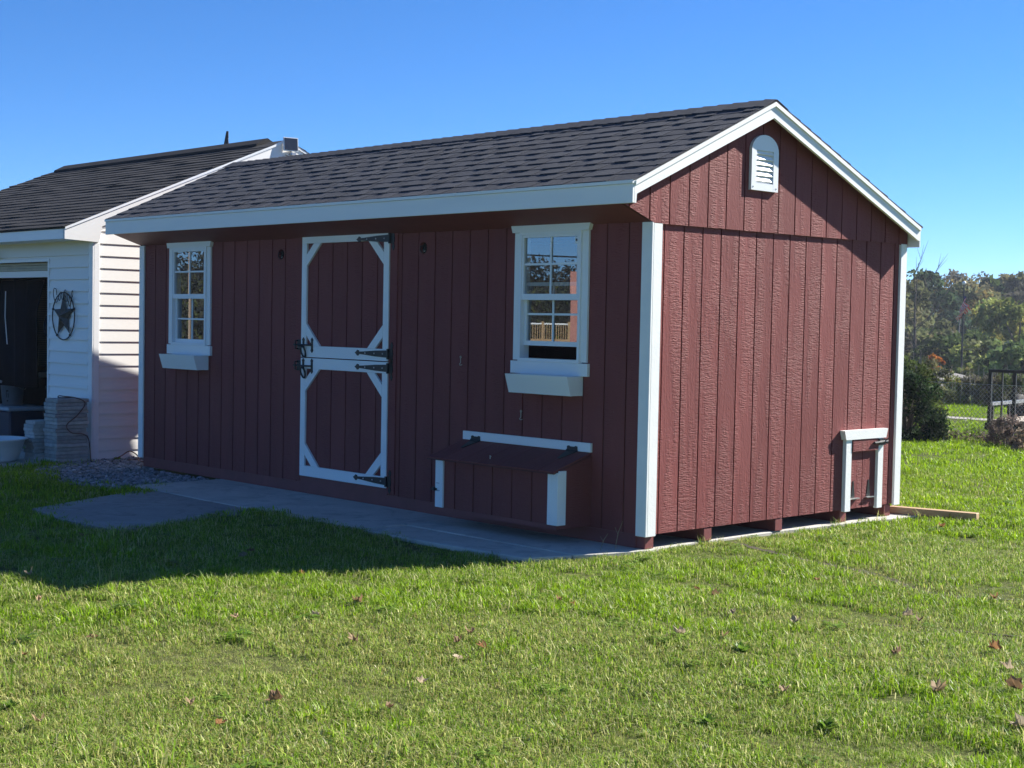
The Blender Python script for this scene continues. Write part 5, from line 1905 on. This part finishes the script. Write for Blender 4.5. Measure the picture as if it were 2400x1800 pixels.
for s in np.arange(-6.3, 8.0, 2.4):
    MB().tube([fpt(s, -0.05), fpt(s, FH + 0.05)], 0.022, 8).build('post', M['steel'], fence)
MB().tube([fpt(-6.3, FH), fpt(8.0, FH)], 0.004, 6).build('top_wire', M['steel'], fence)
mb = MB()
dm = 0.062
cells = int(14.3 / dm)
for k in range(-int(FH / dm), cells):
    for sgn in (1, -1):
        s0 = -6.3 + k * dm
        e0, e1 = s0, s0 + FH * 0.95
        z0_, z1_ = (0.02, FH) if sgn > 0 else (FH, 0.02)
        if e0 < -6.3:
            t = (-6.3 - e0) / (e1 - e0)
            z0_, e0 = z0_ + (z1_ - z0_) * t, -6.3
        if e1 > 8.0:
            t = (8.0 - e0) / (e1 - e0)
            z1_, e1 = z0_ + (z1_ - z0_) * t, 8.0
        if e1 - e0 > 0.05:
            mb.tube([fpt(e0, z0_), fpt(e1, z1_)], 0.0021, 3, False)
lk = mb.build('chain_link_mesh', M['steel'], fence)
lk['kind'] = 'stuff'

# utility trailer behind the fence
tx, ty = far_xy(2317, 23.6)
trl = empty('utility_trailer', (tx, ty, gz(tx, ty)))
tag(trl, 'black utility trailer with upright ramp gate behind the fence', 'trailer')
trl.rotation_euler = (0, 0, R(8))
bk_ = M['black_metal']
TW, TLn = 1.55, 3.0
for k, s in enumerate(np.linspace(0.025, TW - 0.025, 9)):
    MB().box(s - (0.024 if k in (0, 2, 4, 6, 8) else 0.010), s + (0.024 if k in (0, 2, 4, 6, 8) else 0.010), -0.02, 0.02, 0.10, 0.93).build('gate_bar', bk_, trl)
MB().box(0, TW, -0.024, 0.024, 0.93, 0.975).build('gate_rail', bk_, trl)
MB().box(-0.03, TW + 0.03, -0.03, 0.03, 0.05, 0.16).build('gate_rail', bk_, trl)
MB().box(0, TW, 0.05, TLn, 0.10, 0.17).build('bed_frame', bk_, trl)
wood_m = simple('weathered deck board', (0.36, 0.31, 0.25), 0.85, 0.2, 6, 0.3, 40, 0.004)
for k in range(10):
    a = 0.04 + k * (TW - 0.08) / 10
    MB().box(a, a + (TW - 0.08) / 10 - 0.01, 0.06, TLn - 0.02, 0.171, 0.205).build('deck_board', wood_m, trl)
for a in (0.0, TW - 0.05):
    MB().box(a, a + 0.05, 0.06, TLn, 0.42, 0.47).build('side_rail', M['steel'], trl)
    for s in np.linspace(0.10, TLn - 0.1, 5):
        MB().box(a + 0.005, a + 0.045, s, s + 0.04, 0.17, 0.42).build('rail_post', bk_, trl)
    wx_ = -0.14 if a == 0 else TW + 0.14
    wh = MB().lathe([(0.02, -0.08), (0.13, -0.08), (0.15, -0.06), (0.24, -0.08), (0.27, -0.05), (0.27, 0.05), (0.24, 0.08), (0.15, 0.06), (0.13, 0.08), (0.02, 0.08)], (wx_, 1.7, 0.275), 24, 'x').build('wheel', simple('tyre rubber', (0.015, 0.015, 0.015), 0.8, 0.1), trl, smooth=True)
    MB().lathe([(0.0005, -0.055), (0.125, -0.05), (0.125, 0.05), (0.0005, 0.055)], (wx_, 1.7, 0.275), 16, 'x').build('rim', M['steel'], wh)
MB().tube([(TW * 0.2, TLn, 0.13), (TW / 2, TLn + 1.0, 0.16), (TW / 2, TLn + 1.25, 0.16)], 0.03, 8).build('tongue', bk_, trl)
MB().tube([(TW / 2, TLn + 1.1, -0.0), (TW / 2, TLn + 1.1, 0.2)], 0.025, 8).build('jack_stand', bk_, trl)

# flagpole with limp flag
fx, fy = far_xy(2252, 75)
pole = empty('flagpole', (fx, fy, gz(fx, fy)))
zt = far_z(672, 75, 2252) - gz(fx, fy)
tag(pole, 'dark flagpole with pale ball rising over the far trees', 'flagpole')
MB().tube([(0, 0, -0.2), (0, 0, zt)], [0.06, 0.04], 10).build('pole', simple('dark bronze pole', (0.03, 0.03, 0.032), 0.5, 0.1), pole)
MB().lathe([(0.0005, -0.1), (0.07, -0.07), (0.1, 0), (0.07, 0.07), (0.0005, 0.1)], (0, 0, zt + 0.08), 14).build('ball', M['vinyl_window'], pole, smooth=True)
fm = NT('striped flag cloth')
at = fm.n('Attribute', _attribute_name='tint')
fm.set(at.outputs['Color'], 0.8, 0.1)
V, F, Cc = [], [], []
nu, nv = 26, 22
for i in range(nu + 1):
    for j_ in range(nv + 1):
        u, v = i / nu, j_ / nv
        # the fly end droops: cloth hangs from the hoist in folds
        hang = u * 0.95
        x_ = 0.06 + 0.46 * u * (1 - 0.35 * v) + 0.07 * math.sin(u * 11 + v * 2)
        y_ = 0.13 * math.sin(u * 14 + v * 1.3) * (0.3 + u)
        z_ = zt - 0.55 - v * 0.62 - hang * 0.72 + 0.05 * math.sin(u * 9)
        V.append((x_ * 0.9 - 0.62 * v * u - 0.05 * u, y_ - 0.1, z_))
        st = int(v * 13)
        c = (0.60, 0.10, 0.11) if st % 2 == 0 else (0.75, 0.66, 0.64)
        if u < 0.22 and v < 0.54:
            c = (0.05, 0.06, 0.16)
        Cc.append(c)
for i in range(nu):
    for j_ in range(nv):
        a = i * (nv + 1) + j_
        F.append((a, a + nv + 1, a + nv + 2, a + 1))
me = bpy.data.meshes.new('flag')
me.from_pydata(V, [], F)
tint_mesh(me, np.array(Cc))
me.materials.append(fm.m)
fo = bpy.data.objects.new('flag', me)
COL.objects.link(fo)
fo.location = (fx, fy, gz(fx, fy))
so = fo.modifiers.new('thick', 'SOLIDIFY')
so.thickness = 0.006
tag(fo, 'limp red and white striped flag hanging from the far flagpole', 'flag')

# low house down the slope
hx, hy = far_xy(2240, 62)
far_h = empty('far_house', (hx, hy, gz(hx, hy)))
far_h.rotation_euler = (0, 0, YAW + 0.10)
tag(far_h, 'low grey-roofed house beyond the hedge below the flag', 'house')
zr = far_z(874, 62, 2240) - gz(hx, hy)
ze = zr - 0.62
MB().box(-2.9, 2.6, 0.3, 4.2, -0.3, ze).build('wall', simple('pale house wall', (0.46, 0.46, 0.46), 0.8, 0.06), far_h)
rm = simple('grey far roof', (0.23, 0.215, 0.20), 0.9, 0.15, 3, 0.2)
MB().add([(-3.3, -0.1, ze), (3.0, -0.1, ze), (3.0, 4.6, ze), (-3.3, 4.6, ze), (-1.9, 2.2, zr), (0.9, 2.2, zr), (-3.3, -0.1, ze + 0.06), (3.0, -0.1, ze + 0.06), (3.0, 4.6, ze + 0.06), (-3.3, 4.6, ze + 0.06)],
         [(0, 3, 2, 1), (0, 1, 7, 6), (1, 2, 8, 7), (2, 3, 9, 8), (3, 0, 6, 9), (6, 7, 5, 4), (7, 8, 5), (8, 9, 4, 5), (9, 6, 4)]).build('roof', rm, far_h)
for a in (-2.0, -0.3, 1.3):
    wf = MB().box(a, a + 0.9, 0.26, 0.2995, ze - 1.2, ze - 0.3).build('window', M['vinyl_window'], far_h)
    MB().box(a + 0.07, a + 0.83, 0.25, 0.2595, ze - 1.13, ze - 0.37).build('pane', M['black_metal'], wf)

# far wooded slopes: a mass of crowns, ahead and behind the viewer
def slope_wood(name, az0, az1, r0, r1, top, n_, size, pal, label, seed):
    rg = np.random.default_rng(seed)
    az = rg.uniform(az0, az1, n_)
    rr = rg.uniform(r0, r1, n_)
    x = CAM.x + rr * np.cos(az)
    y = CAM.y + rr * np.sin(az)
    z = ground_z(x, y)
    crest = top * (0.72 + 0.18 * np.sin(az * 9) + 0.14 * np.sin(az * 31 + 1) + 0.10 * np.sin(az * 77))
    zz = z + rg.random(n_) * crest
    o = leaf_cloud(name, np.stack([x, y, zz], 1), np.full(n_, 1.3), 7, size, pal, None, seed=seed + 1, shade=0.5)
    stuff(o, label, 'wood')


slope_wood('wooded_slope', R(62), R(178), 158, 200, 9.0, 10500, 0.42, DK + GY_ + OL, 'dark wooded slope behind the far trees', 61)
slope_wood('wooded_slope', R(178), R(264), 138, 196, 3.6, 16000, 0.30, [(0.050, 0.054, 0.036), (0.062, 0.056, 0.042), (0.040, 0.046, 0.034)], 'autumn wooded hillside across the road, mirrored in the shed windows', 62)


# ------------------------------------------------------------------ what the windows mirror: the yard across the road
def utility_pole(x, y, h, label):
    t = empty('utility_pole', (x, y, gz(x, y)))
    tag(t, label, 'utility pole', 'utility poles')
    MB().tube([(0, 0, -0.3), (0, 0, h)], [0.16, 0.11], 10).build('pole', simple('weathered pole wood', (0.36, 0.27, 0.20), 0.9, 0.2), t)
    MB().box(-1.0, 1.0, -0.06, 0.06, h - 0.6, h - 0.48).build('crossarm', M['lumber'], t)
    for s in (-0.9, 0.0, 0.9):
        MB().lathe([(0.05, 0), (0.06, 0.05), (0.03, 0.12), (0.0005, 0.13)], (s, 0, h - 0.48), 10).build('insulator', M['steel'], t)
    return Vector((x, y, gz(x, y) + h - 0.4))


w0 = utility_pole(-113.4, -64.8, 13.0, 'weathered utility pole mirrored in the left shed window')
w1 = utility_pole(-50.0, -132.0, 13.0, 'far utility pole at the other end of the wires')
for k, s in enumerate((-0.9, 0.0, 0.9)):
    a, b = w0 + Vector((s, 0, 0)), w1 + Vector((s, 0, 0))
    pts = [a.lerp(b, t) - Vector((0, 0, 2.6 * 4 * t * (1 - t))) for t in np.linspace(0, 1, 25)]
    o = MB().tube(pts, 0.03, 5).build('overhead_wire', M['black_metal'])
    tag(o, ('left', 'middle', 'right')[k] + ' overhead wire sagging between the utility poles', 'wire', 'overhead wires')
pv, pf_ = [], []
for i in range(41):
    t = i / 40
    x, y = -110 + 110 * t, -30 - 70 * t
    for w in (0, 1):
        xx, yy = x - 4.2 * w, y - 5.0 * w
        pv.append((xx, yy, gz(xx, yy) + 0.12))
for i in range(40):
    pf_.append((2 * i, 2 * i + 2, 2 * i + 3, 2 * i + 1))
structure(MB().add(pv, pf_).build('road', simple('pale dry road', (0.30, 0.29, 0.27), 0.9, 0.1)))
dxx, dyy = -49.0, -48.0
dk = empty('deck', (dxx, dyy, gz(dxx, dyy)))
dk.rotation_euler = (0, 0, R(135))
tag(dk, 'wooden deck with white railing mirrored in the right shed window', 'deck')
base = 0.6 - gz(dxx, dyy)
MB().box(-2.4, 2.0, -0.2, 2.6, base - 0.2, base).build('platform', M['lumber'], dk)
for s in (-2.3, -0.9, 0.5, 1.9):
    MB().box(s - 0.06, s + 0.06, -0.18, -0.06, 0.0, base + 0.95).build('post', M['lumber'], dk)
MB().box(-2.4, 2.0, -0.17, -0.07, base + 0.78, base + 0.86).build('rail', M['vinyl_window'], dk)
for k in range(34):
    a = -2.25 + k * 0.125
    MB().box(a, a + 0.04, -0.14, -0.10, base + 0.02, base + 0.78).build('baluster', M['lumber'], dk)
col = MB().box(-45.85, -45.35, -46.65, -46.15, gz(-45.6, -46.4), 4.1).build('brick_pillar', simple('pinkish brick', (0.42, 0.20, 0.17), 0.9, 0.2), None)
tag(col, 'pinkish brick pillar mirrored at the right of the right shed window', 'pillar')

# ------------------------------------------------------------------ render settings
scene.render.engine = 'CYCLES'
scene.cycles.use_denoising = True
scene.cycles.max_bounces = 6
scene.cycles.transparent_max_bounces = 12
scene.render.resolution_x = 1024
scene.render.resolution_y = 768

# ------------------------------------------------------------------ air between here and the far trees
hz = MB().box(-420, 420, -420, 420, -5.0, 16.0).build('haze', M['lawn'])
hz.data.materials.clear()
hm_ = bpy.data.materials.new('pale air')
hm_.use_nodes = True
for nd in list(hm_.node_tree.nodes):
    if nd.type != 'OUTPUT_MATERIAL':
        hm_.node_tree.nodes.remove(nd)
pvn = hm_.node_tree.nodes.new('ShaderNodeVolumePrincipled')
pvn.inputs['Color'].default_value = (0.80, 0.88, 1.0, 1)
pvn.inputs['Density'].default_value = 0.00042
pvn.inputs['Anisotropy'].default_value = 0.2
outn = [nd for nd in hm_.node_tree.nodes if nd.type == 'OUTPUT_MATERIAL'][0]
hm_.node_tree.links.new(pvn.outputs[0], outn.inputs['Volume'])
hz.data.materials.append(hm_)
hz['kind'] = 'stuff'
